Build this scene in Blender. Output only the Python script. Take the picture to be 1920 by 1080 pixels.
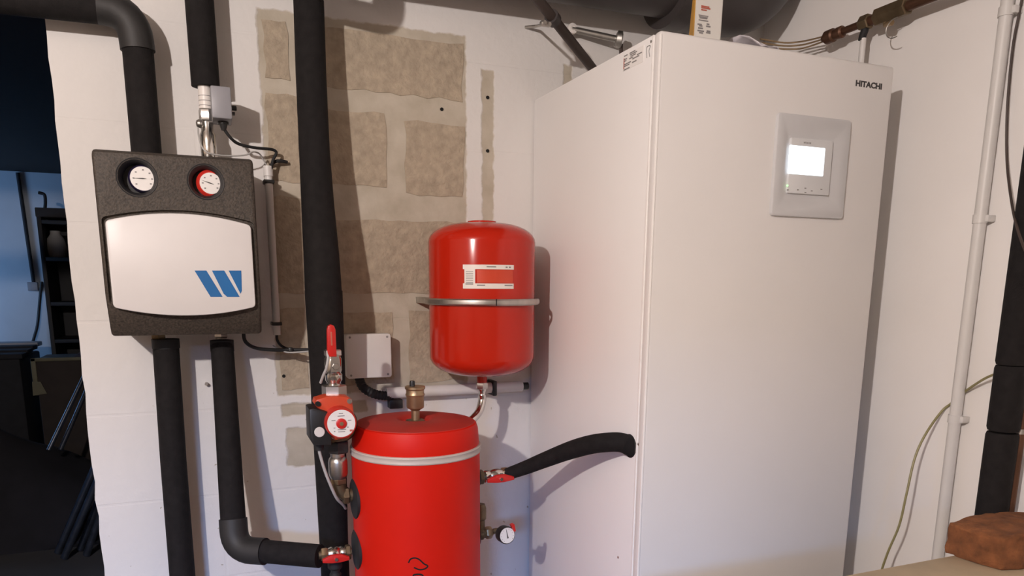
import bpy, bmesh, math, random
from mathutils import Vector, Matrix, Quaternion, noise
random.seed(7)
for o in list(bpy.data.objects): bpy.data.objects.remove(o, do_unlink=True)
SC = bpy.context.scene
COL = SC.collection
rad = math.radians

# ------------------------------------------------------------------ camera
YAW, PITCH, ROLL = rad(-22.2804), rad(-11.1501), rad(0.4122)
FPX, CX, CY = 1378.23, 960.0, 802.77
CAM = Vector((0, -1.86, 1.35))
fw = Vector((-math.sin(YAW)*math.cos(PITCH), math.cos(YAW)*math.cos(PITCH), math.sin(PITCH)))
r0 = Vector((math.cos(YAW), math.sin(YAW), 0)); u0 = r0.cross(fw)
rr = math.cos(ROLL)*r0 + math.sin(ROLL)*u0
uu = -math.sin(ROLL)*r0 + math.cos(ROLL)*u0
cd = bpy.data.cameras.new('camera'); cam = bpy.data.objects.new('camera', cd); COL.objects.link(cam)
cam.matrix_world = Matrix(((rr.x, uu.x, -fw.x, CAM.x), (rr.y, uu.y, -fw.y, CAM.y), (rr.z, uu.z, -fw.z, CAM.z), (0, 0, 0, 1)))
cd.sensor_width = 36; cd.lens = FPX/1920*36; cd.shift_y = (CY-540)/1920
cd.clip_start = 0.02
SC.camera = cam

# ------------------------------------------------------------------ light
w = bpy.data.worlds.new('world'); SC.world = w; w.use_nodes = True
bg = w.node_tree.nodes['Background']; bg.inputs[0].default_value = (0.35, 0.5, 0.8, 1); bg.inputs[1].default_value = 0.02
def light(name, kind, loc, energy, color, size, aim=None, size_y=None):
    l = bpy.data.lights.new(name, kind); o = bpy.data.objects.new(name, l); COL.objects.link(o)
    o.location = loc; l.energy = energy; l.color = color
    if kind == 'POINT': l.shadow_soft_size = size
    else:
        l.size = size
        if size_y: l.shape = 'RECTANGLE'; l.size_y = size_y
    if aim is not None: o.rotation_euler = (Vector(aim)-Vector(loc)).to_track_quat('-Z', 'Y').to_euler()
    return o
light('bulb_light', 'POINT', (-1.0, -2.16, 2.07), 154, (1.0, 0.895, 0.845), 0.03)
light('window_daylight', 'AREA', (-4.6, -12.0, 5.0), 4300, (0.20, 0.46, 1.0), 4.0, aim=(-1.6, -4.6, 2.6), size_y=2.4)
light('storeroom_window_daylight', 'AREA', (-2.7, 3.6, 1.5), 16, (0.30, 0.56, 1.0), 0.6, aim=(-1.3, 4.5, 1.45), size_y=0.6)
vs = SC.view_settings
vs.view_transform = 'Standard'; vs.look = 'None'; vs.gamma = 1.0; vs.exposure = 0.0; vs.use_curve_mapping = False

# ------------------------------------------------------------------ measuring: a picture ray met with a real plane
def ray(px, py): return (px-CX)/FPX*rr - (py-CY)/FPX*uu + fw
def P(px, py, y=None, x=None, z=None):
    v = ray(px, py)
    if y is not None: t = (y-CAM.y)/v.y
    elif x is not None: t = (x-CAM.x)/v.x
    else: t = (z-CAM.z)/v.z
    return CAM + v*t
def Pcyl(px, py, cx, cy, r):
    v = ray(px, py); ox, oy = CAM.x-cx, CAM.y-cy
    a = v.x**2+v.y**2; b = 2*(ox*v.x+oy*v.y); c = ox*ox+oy*oy-r*r
    t = (-b-math.sqrt(max(0, b*b-4*a*c)))/(2*a)
    return CAM + v*t

# ------------------------------------------------------------------ materials
def lin(c): return tuple((x/12.92 if x <= .04045 else ((x+.055)/1.055)**2.4) for x in [v/255 for v in c])
MATS = {}
def mat(name, col, rough=.5, metal=0., var=.06, vscale=20, bump=0., bscale=60, emit=None, estr=0, coat=0., spec=.5):
    m = bpy.data.materials.new(name); m.use_nodes = True; nt = m.node_tree; b = nt.nodes['Principled BSDF']
    b.inputs['Roughness'].default_value = rough; b.inputs['Metallic'].default_value = metal
    b.inputs['Specular IOR Level'].default_value = spec
    if coat: b.inputs['Coat Weight'].default_value = coat; b.inputs['Coat Roughness'].default_value = .08
    tc = nt.nodes.new('ShaderNodeTexCoord')
    n = nt.nodes.new('ShaderNodeTexNoise'); n.inputs['Scale'].default_value = vscale; n.inputs['Detail'].default_value = 6
    nt.links.new(tc.outputs['Object'], n.inputs['Vector'])
    r = nt.nodes.new('ShaderNodeValToRGB'); nt.links.new(n.outputs['Fac'], r.inputs[0])
    r.color_ramp.elements[0].position = .3; r.color_ramp.elements[1].position = .7
    r.color_ramp.elements[0].color = tuple(max(0, c*(1-var)) for c in col)+(1,)
    r.color_ramp.elements[1].color = tuple(min(1, c*(1+var)) for c in col)+(1,)
    nt.links.new(r.outputs[0], b.inputs['Base Color'])
    if bump:
        n2 = nt.nodes.new('ShaderNodeTexNoise'); n2.inputs['Scale'].default_value = bscale; n2.inputs['Detail'].default_value = 5
        nt.links.new(tc.outputs['Object'], n2.inputs['Vector'])
        bp = nt.nodes.new('ShaderNodeBump'); bp.inputs['Strength'].default_value = bump; bp.inputs['Distance'].default_value = .004
        nt.links.new(n2.outputs['Fac'], bp.inputs['Height']); nt.links.new(bp.outputs[0], b.inputs['Normal'])
    if emit:
        b.inputs['Emission Color'].default_value = tuple(emit)+(1,); b.inputs['Emission Strength'].default_value = estr
    MATS[name] = m
    return m
M = MATS
mat('unit_white_shaded', (.785, .765, .75), .42, var=.015, vscale=4, bump=.03, bscale=500)  # cabinet front: weaker light on this face put into a darker white
mat('unit_white_lit', (.885, .87, .86), .42, var=.015, vscale=4, bump=.03, bscale=500)  # cabinet body: stronger light on the side put into a paler white
mat('unit_edge', (.90, .88, .86), .3, var=.01)
mat('bezel', (.60, .60, .61), .45, var=.02)
mat('controller', (.70, .71, .72), .4, var=.02)
mat('screen', (.8, .85, .9), .3, emit=(.80, .92, 1), estr=1.5)
mat('led', (.2, .8, .3), .3, emit=(.5, 1, .4), estr=1.2)
mat('print_dark', (.05, .045, .045), .6)
mat('print_grey', (.25, .24, .24), .6)
mat('print_red', (.5, .12, .08), .6)
mat('foam', (.0115, .0100, .0102), .85, var=.25, vscale=60, bump=.25, bscale=350, spec=.25)
mat('foam_tape', (.020, .019, .019), .6, var=.2, bump=.2, bscale=40)
mat('epp', (.050, .039, .030), .6, var=.5, vscale=260, bump=.35, bscale=260, spec=.5)
mat('epp_dark', (.018, .018, .02), .6)
mat('plate', (.70, .68, .68), .4, var=.012)
mat('logo_blue', (.006, .125, .37), .45)
mat('dial', (.80, .78, .76), .4, var=.01)
mat('gauge_blue', (.02, .015, .05), .35)
mat('gauge_red', (.55, .03, .02), .3)
mat('chrome', (.72, .70, .66), .18, 1., var=.05)
mat('steel', (.55, .53, .50), .32, 1., var=.1, bump=.05, bscale=200)
mat('galv', (.50, .48, .45), .42, 1., var=.15, vscale=30)
mat('brass', (.40, .29, .175), .42, .85, var=.18, vscale=30, bump=.08, bscale=150)
mat('brass_dark', (.19, .14, .085), .5, .8, var=.25, vscale=30, bump=.1, bscale=120)
mat('tube_steel', (.16, .18, .22), .35, .9, var=.2)
mat('copper', (.13, .065, .04), .5, .7, var=.3, vscale=18, bump=.05)
mat('red_paint', (.50, .018, .006), .16, var=.05, vscale=5, spec=.4)
mat('red_vinyl', (.62, .011, .003), .5, var=.06, vscale=5, bump=.06, bscale=25, spec=.22)
mat('red_top', (.42, .022, .014), .6, var=.12, vscale=14, bump=.05, bscale=60)
mat('red_lever', (.56, .018, .014), .38)
mat('pump_red', (.55, .060, .020), .38, var=.08, bump=.08, bscale=120)
mat('black_plastic', (.016, .016, .017), .42, var=.15)
mat('rubber', (.012, .012, .013), .7, var=.2)
mat('white_plastic', (.68, .66, .64), .42, var=.02)
mat('grey_plastic', (.27, .27, .295), .42, var=.03)
mat('cable_grey', (.42, .41, .40), .5)
mat('band_grey', (.52, .46, .41), .45)
mat('label_white', (.80, .76, .72), .4, var=.01)
mat('label_red', (.60, .06, .025), .35, var=.05)
mat('duct', (.058, .050, .050), .42, var=.12, vscale=8, bump=.05, bscale=30)
mat('pipe_brown', (.060, .042, .036), .55, var=.2, vscale=15)
mat('wire_green', (.27, .24, .11), .45)
mat('brick', (.20, .074, .026), .95, var=.35, vscale=40, bump=1., bscale=110)
mat('wood', (.49, .39, .26), .7, var=.14, vscale=9, bump=.15, bscale=30)
mat('pack_white', (.72, .70, .66), .5, var=.02)
mat('pack_orange', (.62, .33, .05), .5, var=.25, vscale=25)
mat('film', (.70, .66, .70), .3, var=.05)
mat('floor', (.085, .08, .078), .8, var=.2, vscale=3, bump=.2, bscale=20)
mat('ceiling', (.32, .27, .23), .9, var=.1, vscale=3)
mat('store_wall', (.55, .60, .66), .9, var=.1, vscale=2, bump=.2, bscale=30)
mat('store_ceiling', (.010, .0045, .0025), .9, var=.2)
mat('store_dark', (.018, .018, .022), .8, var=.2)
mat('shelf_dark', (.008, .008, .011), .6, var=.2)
mat('cardboard', (.035, .026, .022), .85, var=.2, vscale=10, bump=.1)
mat('cream_plastic', (.13, .12, .07), .6, var=.1)
mat('cloth_red', (.05, .022, .022), .9, var=.3, vscale=8)
mat('cloth_dark', (.014, .013, .017), .9, var=.3, vscale=6, bump=.4, bscale=12)
mat('mortar', (.56, .53, .45), .92, var=.08, vscale=14, bump=.3, bscale=80)
mat('block', (.41, .34, .255), .95, var=.16, vscale=45, bump=.8, bscale=120)
mat('hole', (.006, .006, .006), .9)
mat('wall_raw', (.50, .41, .33), .9, var=.1, vscale=3)
mat('wall_plain', (.84, .815, .795), .85, var=.03, vscale=3, bump=.25, bscale=28)

def wall_material():
    """White paint over concrete blocks, with unpainted patches (rectangles with ragged edges)."""
    m = bpy.data.materials.new('wall_paint'); m.use_nodes = True; nt = m.node_tree; N = nt.nodes; Lk = nt.links
    b = N['Principled BSDF']; b.inputs['Roughness'].default_value = .8
    tc = N.new('ShaderNodeTexCoord')
    nz = N.new('ShaderNodeTexNoise'); nz.inputs['Scale'].default_value = 38; nz.inputs['Detail'].default_value = 4
    Lk.new(tc.outputs['Object'], nz.inputs['Vector'])
    sub = N.new('ShaderNodeVectorMath'); sub.operation = 'SUBTRACT'; sub.inputs[1].default_value = (.5, .5, .5)
    Lk.new(nz.outputs['Color'], sub.inputs[0])
    scl = N.new('ShaderNodeVectorMath'); scl.operation = 'SCALE'; scl.inputs['Scale'].default_value = .016
    Lk.new(sub.outputs[0], scl.inputs[0])
    add = N.new('ShaderNodeVectorMath'); Lk.new(tc.outputs['Object'], add.inputs[0]); Lk.new(scl.outputs[0], add.inputs[1])
    sep = N.new('ShaderNodeSeparateXYZ'); Lk.new(add.outputs[0], sep.inputs[0])
    def step(out, a, bb):
        mr = N.new('ShaderNodeMapRange'); mr.inputs['From Min'].default_value = a; mr.inputs['From Max'].default_value = bb
        Lk.new(out, mr.inputs['Value']); return mr.outputs[0]
    def mul(p, q, op='MULTIPLY'):
        n = N.new('ShaderNodeMath'); n.operation = op; Lk.new(p, n.inputs[0]); Lk.new(q, n.inputs[1]); return n.outputs[0]
    def rect(x0, x1, z0, z1, s=.0025):
        a = mul(step(sep.outputs['X'], x0-s, x0+s), step(sep.outputs['X'], x1+s, x1-s))
        c = mul(step(sep.outputs['Z'], z0-s, z0+s), step(sep.outputs['Z'], z1+s, z1-s))
        return mul(a, c)
    mask = None
    for q in PATCHES:
        t = rect(*q); mask = t if mask is None else mul(mask, t, 'MAXIMUM')
    # flecks where the paint missed the pores, low on the wall
    vn = N.new('ShaderNodeTexNoise'); vn.inputs['Scale'].default_value = 55; vn.inputs['Detail'].default_value = 3
    Lk.new(tc.outputs['Object'], vn.inputs['Vector'])
    fl = mul(step(vn.outputs['Fac'], .715, .74), step(sep.outputs['Z'], 1.12, 1.02))
    mask = mul(mask, fl, 'MAXIMUM')
    mx = N.new('ShaderNodeMix'); mx.data_type = 'RGBA'; Lk.new(mask, mx.inputs['Factor'])
    n1 = N.new('ShaderNodeTexNoise'); n1.inputs['Scale'].default_value = 5; Lk.new(tc.outputs['Object'], n1.inputs['Vector'])
    r1 = N.new('ShaderNodeValToRGB'); Lk.new(n1.outputs['Fac'], r1.inputs[0])
    r1.color_ramp.elements[0].color = (.70, .68, .66, 1); r1.color_ramp.elements[1].color = (.75, .73, .71, 1)
    n2 = N.new('ShaderNodeTexNoise'); n2.inputs['Scale'].default_value = 16; n2.inputs['Detail'].default_value = 7; Lk.new(tc.outputs['Object'], n2.inputs['Vector'])
    r2 = N.new('ShaderNodeValToRGB'); Lk.new(n2.outputs['Fac'], r2.inputs[0])
    r2.color_ramp.elements[0].position = .3; r2.color_ramp.elements[1].position = .7
    r2.color_ramp.elements[0].color = (.42, .37, .29, 1); r2.color_ramp.elements[1].color = (.55, .495, .41, 1)
    Lk.new(r1.outputs[0], mx.inputs['A']); Lk.new(r2.outputs[0], mx.inputs['B'])
    Lk.new(mx.outputs['Result'], b.inputs['Base Color'])
    n3 = N.new('ShaderNodeTexNoise'); n3.inputs['Scale'].default_value = 42; n3.inputs['Detail'].default_value = 8; Lk.new(tc.outputs['Object'], n3.inputs['Vector'])
    # block joints showing faintly under the paint
    br = N.new('ShaderNodeTexBrick'); br.inputs['Scale'].default_value = 1; br.inputs['Brick Width'].default_value = 6; br.inputs['Row Height'].default_value = .21
    br.inputs['Mortar Size'].default_value = .004; br.inputs['Mortar Smooth'].default_value = .6
    br.inputs['Color1'].default_value = (1, 1, 1, 1); br.inputs['Color2'].default_value = (1, 1, 1, 1); br.inputs['Mortar'].default_value = (.78, .78, .78, 1)
    sp2 = N.new('ShaderNodeSeparateXYZ'); Lk.new(tc.outputs['Object'], sp2.inputs[0])
    cb = N.new('ShaderNodeCombineXYZ'); Lk.new(sp2.outputs['X'], cb.inputs['X']); Lk.new(sp2.outputs['Z'], cb.inputs['Y'])
    Lk.new(cb.outputs[0], br.inputs['Vector'])
    h = mul(n3.outputs['Fac'], br.outputs['Color'], 'ADD')
    inv = N.new('ShaderNodeMath'); inv.operation = 'MULTIPLY'; inv.inputs[1].default_value = -.7; Lk.new(mask, inv.inputs[0])
    h = mul(h, inv.outputs[0], 'ADD')
    bp = N.new('ShaderNodeBump'); bp.inputs['Strength'].default_value = .55; bp.inputs['Distance'].default_value = .0035
    Lk.new(h, bp.inputs['Height']); Lk.new(bp.outputs[0], b.inputs['Normal'])
    MATS['wall_paint'] = m
PATCHES = [(.143, .632, 1.075, 1.945), (.15, .36, 1.025, 1.055), (.158, .30, .895, .995), (.674, .706, 1.45, 1.875), (.90, .925, 1.78, 1.91)]
wall_material()

# ------------------------------------------------------------------ mesh helpers
def bm_new(): return bmesh.new()
def box(bm, a, b, bev=0., seg=2):
    a, b = Vector(a), Vector(b)
    lo = Vector(map(min, a, b)); hi = Vector(map(max, a, b))
    g = bmesh.ops.create_cube(bm, size=1)
    vs_ = g['verts']
    for v in vs_: v.co = Vector((lo[i]+(v.co[i]+.5)*(hi[i]-lo[i]) for i in range(3)))
    if bev:
        es = list({e for v in vs_ for e in v.link_edges})
        bmesh.ops.bevel(bm, geom=es, offset=bev, segments=seg, affect='EDGES', profile=.5)
    return bm
def frame(d):
    d = Vector(d).normalized()
    a = Vector((0, 0, 1)) if abs(d.z) < .9 else Vector((1, 0, 0))
    x = a.cross(d).normalized(); return x, d.cross(x), d
def lathe(bm, org, axis, prof, seg=32, twist=0., sx=1.):
    """prof = [(radius, distance along axis)...]"""
    x, y, d = frame(axis); org = Vector(org); rings = []
    for r, t in prof:
        if r < 1e-6: rings.append([bm.verts.new(org+d*t)])
        else: rings.append([bm.verts.new(org+d*t+(x*math.cos(twist+2*math.pi*k/seg)*sx+y*math.sin(twist+2*math.pi*k/seg))*r) for k in range(seg)])
    for A, B in zip(rings, rings[1:]):
        for k in range(seg):
            k2 = (k+1) % seg
            if len(A) == 1 and len(B) == 1: continue
            if len(A) == 1: bm.faces.new((A[0], B[k], B[k2]))
            elif len(B) == 1: bm.faces.new((A[k], B[0], A[k2]))
            else: bm.faces.new((A[k], B[k], B[k2], A[k2]))
    if len(rings[0]) > 1: bm.faces.new(rings[0])
    if len(rings[-1]) > 1: bm.faces.new(rings[-1])
    bmesh.ops.recalc_face_normals(bm, faces=bm.faces[:])
    return bm
def cyl(bm, a, b, r, r2=None, seg=24, bev=0.):
    a, b = Vector(a), Vector(b); L = (b-a).length; r2 = r if r2 is None else r2
    if bev: return lathe(bm, a, b-a, [(r-bev, 0), (r, bev), (r2, L-bev), (r2-bev, L)], seg)
    return lathe(bm, a, b-a, [(r, 0), (r2, L)], seg)
def hexnut(bm, a, b, r, tw=0.):
    a, b = Vector(a), Vector(b); L = (b-a).length; c = min(.0025, L*.2)
    return lathe(bm, a, b-a, [(r*.88, 0), (r, c), (r, L-c), (r*.88, L)], 6, tw)
def smooth_path(pts, n=8):
    pts = [Vector(p) for p in pts]; out = []
    if len(pts) < 3: return pts
    for i in range(len(pts)-1):
        p0 = pts[i-1] if i else pts[0]*2-pts[1]; p1, p2 = pts[i], pts[i+1]
        p3 = pts[i+2] if i+2 < len(pts) else pts[-1]*2-pts[-2]
        for k in range(n):
            t = k/n; out.append(.5*((2*p1)+(p2-p0)*t+(2*p0-5*p1+4*p2-p3)*t*t+(3*p1-p0-3*p2+p3)*t**3))
    out.append(pts[-1]); return out
def fillet(pts, rads, n=8):
    pts = [Vector(p) for p in pts]; out = [pts[0]]
    for i in range(1, len(pts)-1):
        a = (pts[i-1]-pts[i]).normalized(); b = (pts[i+1]-pts[i]).normalized(); r = rads[i-1] if isinstance(rads, (list, tuple)) else rads
        p, q, c = pts[i]+a*r, pts[i]+b*r, pts[i]
        for k in range(n+1):
            t = k/n; out.append(p*(1-t)**2+c*2*t*(1-t)+q*t*t)
    out.append(pts[-1]); return out
def tube(bm, pts, r, seg=16, caps=True, rfun=None):
    pts = [Vector(p) for p in pts]; n = len(pts)
    T = [(pts[min(i+1, n-1)]-pts[max(i-1, 0)]).normalized() for i in range(n)]
    x, y, _ = frame(T[0]); rings = []
    for i in range(n):
        if i:
            q = T[i-1].rotation_difference(T[i]); x = q @ x; y = q @ y
        rad_ = rfun(i/(n-1)) if rfun else (r[i] if isinstance(r, (list, tuple)) else r)
        rings.append([bm.verts.new(pts[i]+(x*math.cos(2*math.pi*k/seg)+y*math.sin(2*math.pi*k/seg))*rad_) for k in range(seg)])
    for A, B in zip(rings, rings[1:]):
        for k in range(seg): bm.faces.new((A[k], A[(k+1) % seg], B[(k+1) % seg], B[k]))
    if caps: bm.faces.new(rings[0][::-1]); bm.faces.new(rings[-1])
    bmesh.ops.recalc_face_normals(bm, faces=bm.faces[:])
    return bm
def prism(bm, pts, off, bev=0.):
    off = Vector(off); A = [bm.verts.new(Vector(p)) for p in pts]; B = [bm.verts.new(Vector(p)+off) for p in pts]
    fs = [bm.faces.new(A), bm.faces.new(B[::-1])]; n = len(A)
    for i in range(n): fs.append(bm.faces.new((A[i], B[i], B[(i+1) % n], A[(i+1) % n])))
    bmesh.ops.recalc_face_normals(bm, faces=bm.faces[:])
    if bev:
        es = [e for e in fs[1].edges]
        bmesh.ops.bevel(bm, geom=es, offset=bev, segments=2, affect='EDGES', profile=.5)
    return bm
def round_rect(x0, x1, z0, z1, r, n=5):
    out = []
    for cx, cz, a in ((x1-r, z1-r, 0), (x0+r, z1-r, 90), (x0+r, z0+r, 180), (x1-r, z0+r, 270)):
        for k in range(n+1): t = rad(a+90*k/n); out.append((cx+r*math.cos(t), cz+r*math.sin(t)))
    return out
def cyl_patch(bm, cx, cy, r, a0, a1, z0, z1, th=.0008, n=10):
    """thin sheet wrapped on a vertical cylinder; angle 0 faces -y, positive to +x"""
    for (ra, flip) in ((r+th, False),):
        V = [[bm.verts.new((cx+ra*math.sin(a0+(a1-a0)*k/n), cy-ra*math.cos(a0+(a1-a0)*k/n), z)) for z in (z0, z1)] for k in range(n+1)]
        W = [[bm.verts.new((cx+(r-.001)*math.sin(a0+(a1-a0)*k/n), cy-(r-.001)*math.cos(a0+(a1-a0)*k/n), z)) for z in (z0, z1)] for k in range(n+1)]
        for k in range(n):
            bm.faces.new((V[k][0], V[k+1][0], V[k+1][1], V[k][1]))
            bm.faces.new((V[k][1], V[k+1][1], W[k+1][1], W[k][1])); bm.faces.new((V[k+1][0], V[k][0], W[k][0], W[k+1][0]))
        for k in (0, n): bm.faces.new((V[k][0], V[k][1], W[k][1], W[k][0]))
    bmesh.ops.recalc_face_normals(bm, faces=bm.faces[:])
    return bm

def obj(name, bm, m, parent=None, loc=None, sharp=35, mesh=None):
    """link a world-space bmesh as one mesh object; parent is a thing or a part"""
    if mesh is None:
        me = bpy.data.meshes.new(name); bm.to_mesh(me); bm.free()
        me.shade_smooth(); me.set_sharp_from_angle(angle=rad(sharp))
        me.materials.append(MATS[m])
    else: me = mesh
    o = bpy.data.objects.new(name, me); COL.objects.link(o)
    if parent is not None:
        base = WORLD[parent.name]; me.transform(Matrix.Translation(-base)); o.parent = parent; WORLD[o.name] = base
    else:
        if loc is None:
            xs = [v.co for v in me.vertices]
            loc = Vector(((min(v.x for v in xs)+max(v.x for v in xs))/2, (min(v.y for v in xs)+max(v.y for v in xs))/2, min(v.z for v in xs)))
        loc = Vector(loc); me.transform(Matrix.Translation(-loc)); o.location = loc; WORLD[o.name] = loc
    return o
WORLD = {}
def tag(o, label, cat, group=None):
    o['label'] = label; o['category'] = cat
    if group: o['group'] = group
    return o
def thing(name, label, cat, loc, group=None):
    o = bpy.data.objects.new(name, None); COL.objects.link(o); o.location = loc; o.empty_display_size = .05
    WORLD[o.name] = Vector(loc); return tag(o, label, cat, group)
def struct(name, bm, m, loc=None):
    o = obj(name, bm, m, loc=loc); o['kind'] = 'structure'; return o
def cut(o, cutters):
    """carve solid bmeshes (world space) out of an object and bake the result"""
    base = WORLD[o.name]; tmp = []
    for bm in cutters:
        me = bpy.data.meshes.new('cut'); bm.to_mesh(me); bm.free(); me.transform(Matrix.Translation(-base))
        c = bpy.data.objects.new('cut', me); COL.objects.link(c)
        if o.parent: c.parent = o.parent
        else: c.location = o.location
        md = o.modifiers.new('b', 'BOOLEAN'); md.operation = 'DIFFERENCE'; md.solver = 'EXACT'; md.object = c; tmp.append(c)
    dg = bpy.context.evaluated_depsgraph_get(); dg.update()
    me = bpy.data.meshes.new_from_object(o.evaluated_get(dg)); o.modifiers.clear(); o.data = me
    me.shade_smooth(); me.set_sharp_from_angle(angle=rad(35))
    for c in tmp: bpy.data.objects.remove(c, do_unlink=True)
def text_bm(s, width, height, depth=.0004, bold=.012):
    """text in the xz plane, lower-left corner at the origin, facing -y"""
    cu = bpy.data.curves.new('t', 'FONT'); cu.body = s; cu.size = 1; cu.offset = bold; cu.extrude = .001; cu.resolution_u = 3
    o = bpy.data.objects.new('t', cu); COL.objects.link(o)
    dg = bpy.context.evaluated_depsgraph_get(); dg.update(); me = bpy.data.meshes.new_from_object(o.evaluated_get(dg))
    bpy.data.objects.remove(o, do_unlink=True)
    bm = bmesh.new(); bm.from_mesh(me); bpy.data.meshes.remove(me)
    xs = [v.co.x for v in bm.verts]; ys = [v.co.y for v in bm.verts]
    for v in bm.verts: v.co = Vector(((v.co.x-min(xs))/(max(xs)-min(xs))*width, -depth if v.co.z > 0 else 0, (v.co.y-min(ys))/(max(ys)-min(ys))*height))
    bmesh.ops.recalc_face_normals(bm, faces=bm.faces[:])
    return bm

# ------------------------------------------------------------------ the setting
XR, XE = 1.54, -0.267          # right wall; free end of the back wall
def back_wall():
    bm = bm_new(); n = 60; A = []
    for k in range(n+1):
        z = 2.45*k/n; A.append((XE+random.uniform(-.0025, .0025), 0, z))
    pts = A+[(XR, 0, 2.45), (XR, 0, 0)]
    prism(bm, pts, (0, .2, 0))
    o = struct('wall_back', bm, 'wall_paint', loc=(0, 0, 0))
    blocks = [(.155, .205, 1.80, 1.925), (.152, .222, 1.578, 1.768), (.152, .225, 1.325, 1.545), (.152, .215, 1.09, 1.285),
              (.25, .622, 1.795, 1.925), (.245, .425, 1.578, 1.748), (.474, .624, 1.565, 1.738), (.30, .612, 1.325, 1.50),
              (.474, .622, 1.095, 1.278), (.25, .43, 1.095, 1.275)]
    for x0, x1, z0, z1 in blocks:
        pts = []
        def edge(ax, az, bx, bz, n):
            for k in range(n):
                t = k/n; pts.append((ax+(bx-ax)*t+random.uniform(-.004, .004), -.0006, az+(bz-az)*t+random.uniform(-.004, .004)))
        nx, nz = max(3, int((x1-x0)/.03)), max(3, int((z1-z0)/.03))
        edge(x0, z0, x1, z0, nx); edge(x1, z0, x1, z1, nz); edge(x1, z1, x0, z1, nx); edge(x0, z1, x0, z0, nz)
        bm = bm_new(); prism(bm, pts, (0, -.0012, 0)); obj('concrete_block', bm, 'block', o)
    for px, py in ((828, 205), (914, 183), (914, 283), (532, 705)):
        c = P(px, py, y=0); bm = bm_new(); cyl(bm, c+Vector((0, -.0025, 0)), c+Vector((0, .001, 0)), .0042, seg=12); obj('drill_hole', bm, 'hole', o)
    return o
back_wall()
bm = bm_new(); box(bm, (XE-1.1, 0, 2.03), (XE, .2, 2.45)); struct('trim_1', bm, 'wall_plain')
bm = bm_new(); box(bm, (-2.6, 0, 0), (XE-1.1, .2, 2.45)); struct('wall_front_left', bm, 'wall_plain')
bm = bm_new(); box(bm, (XR, -4.6, 0), (XR+.2, .2, 2.45)); struct('wall_right', bm, 'wall_plain')
bm = bm_new(); box(bm, (-2.8, -4.6, 0), (-2.6, 0, 2.45)); struct('wall_left', bm, 'wall_raw')
bm = bm_new(); box(bm, (-2.8, -4.8, 0), (-1.95, -4.6, 2.45)); box(bm, (-1.25, -4.8, 0), (XR+.2, -4.6, 2.45)); box(bm, (-1.95, -4.8, 0), (-1.25, -4.6, 1.6)); box(bm, (-1.95, -4.8, 2.25), (-1.25, -4.6, 2.45)); struct('wall_rear', bm, 'wall_raw')
bm = bm_new(); box(bm, (-4.2, -4.8, -.1), (XR+.2, 4.8, 0)); struct('floor', bm, 'floor')
bm = bm_new(); box(bm, (-2.8, -4.8, 2.45), (XR+.2, .2, 2.55)); struct('ceiling', bm, 'ceiling')
# storeroom beyond the doorway
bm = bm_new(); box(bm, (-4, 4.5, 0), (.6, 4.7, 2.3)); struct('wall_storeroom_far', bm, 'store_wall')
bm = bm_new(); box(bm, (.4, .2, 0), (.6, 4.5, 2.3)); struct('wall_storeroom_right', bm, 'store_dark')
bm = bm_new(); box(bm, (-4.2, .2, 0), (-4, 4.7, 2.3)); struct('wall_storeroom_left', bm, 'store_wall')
bm = bm_new(); box(bm, (-4.2, .2, 2.10), (.6, 4.7, 2.2)); struct('ceiling_storeroom', bm, 'store_ceiling')

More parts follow.
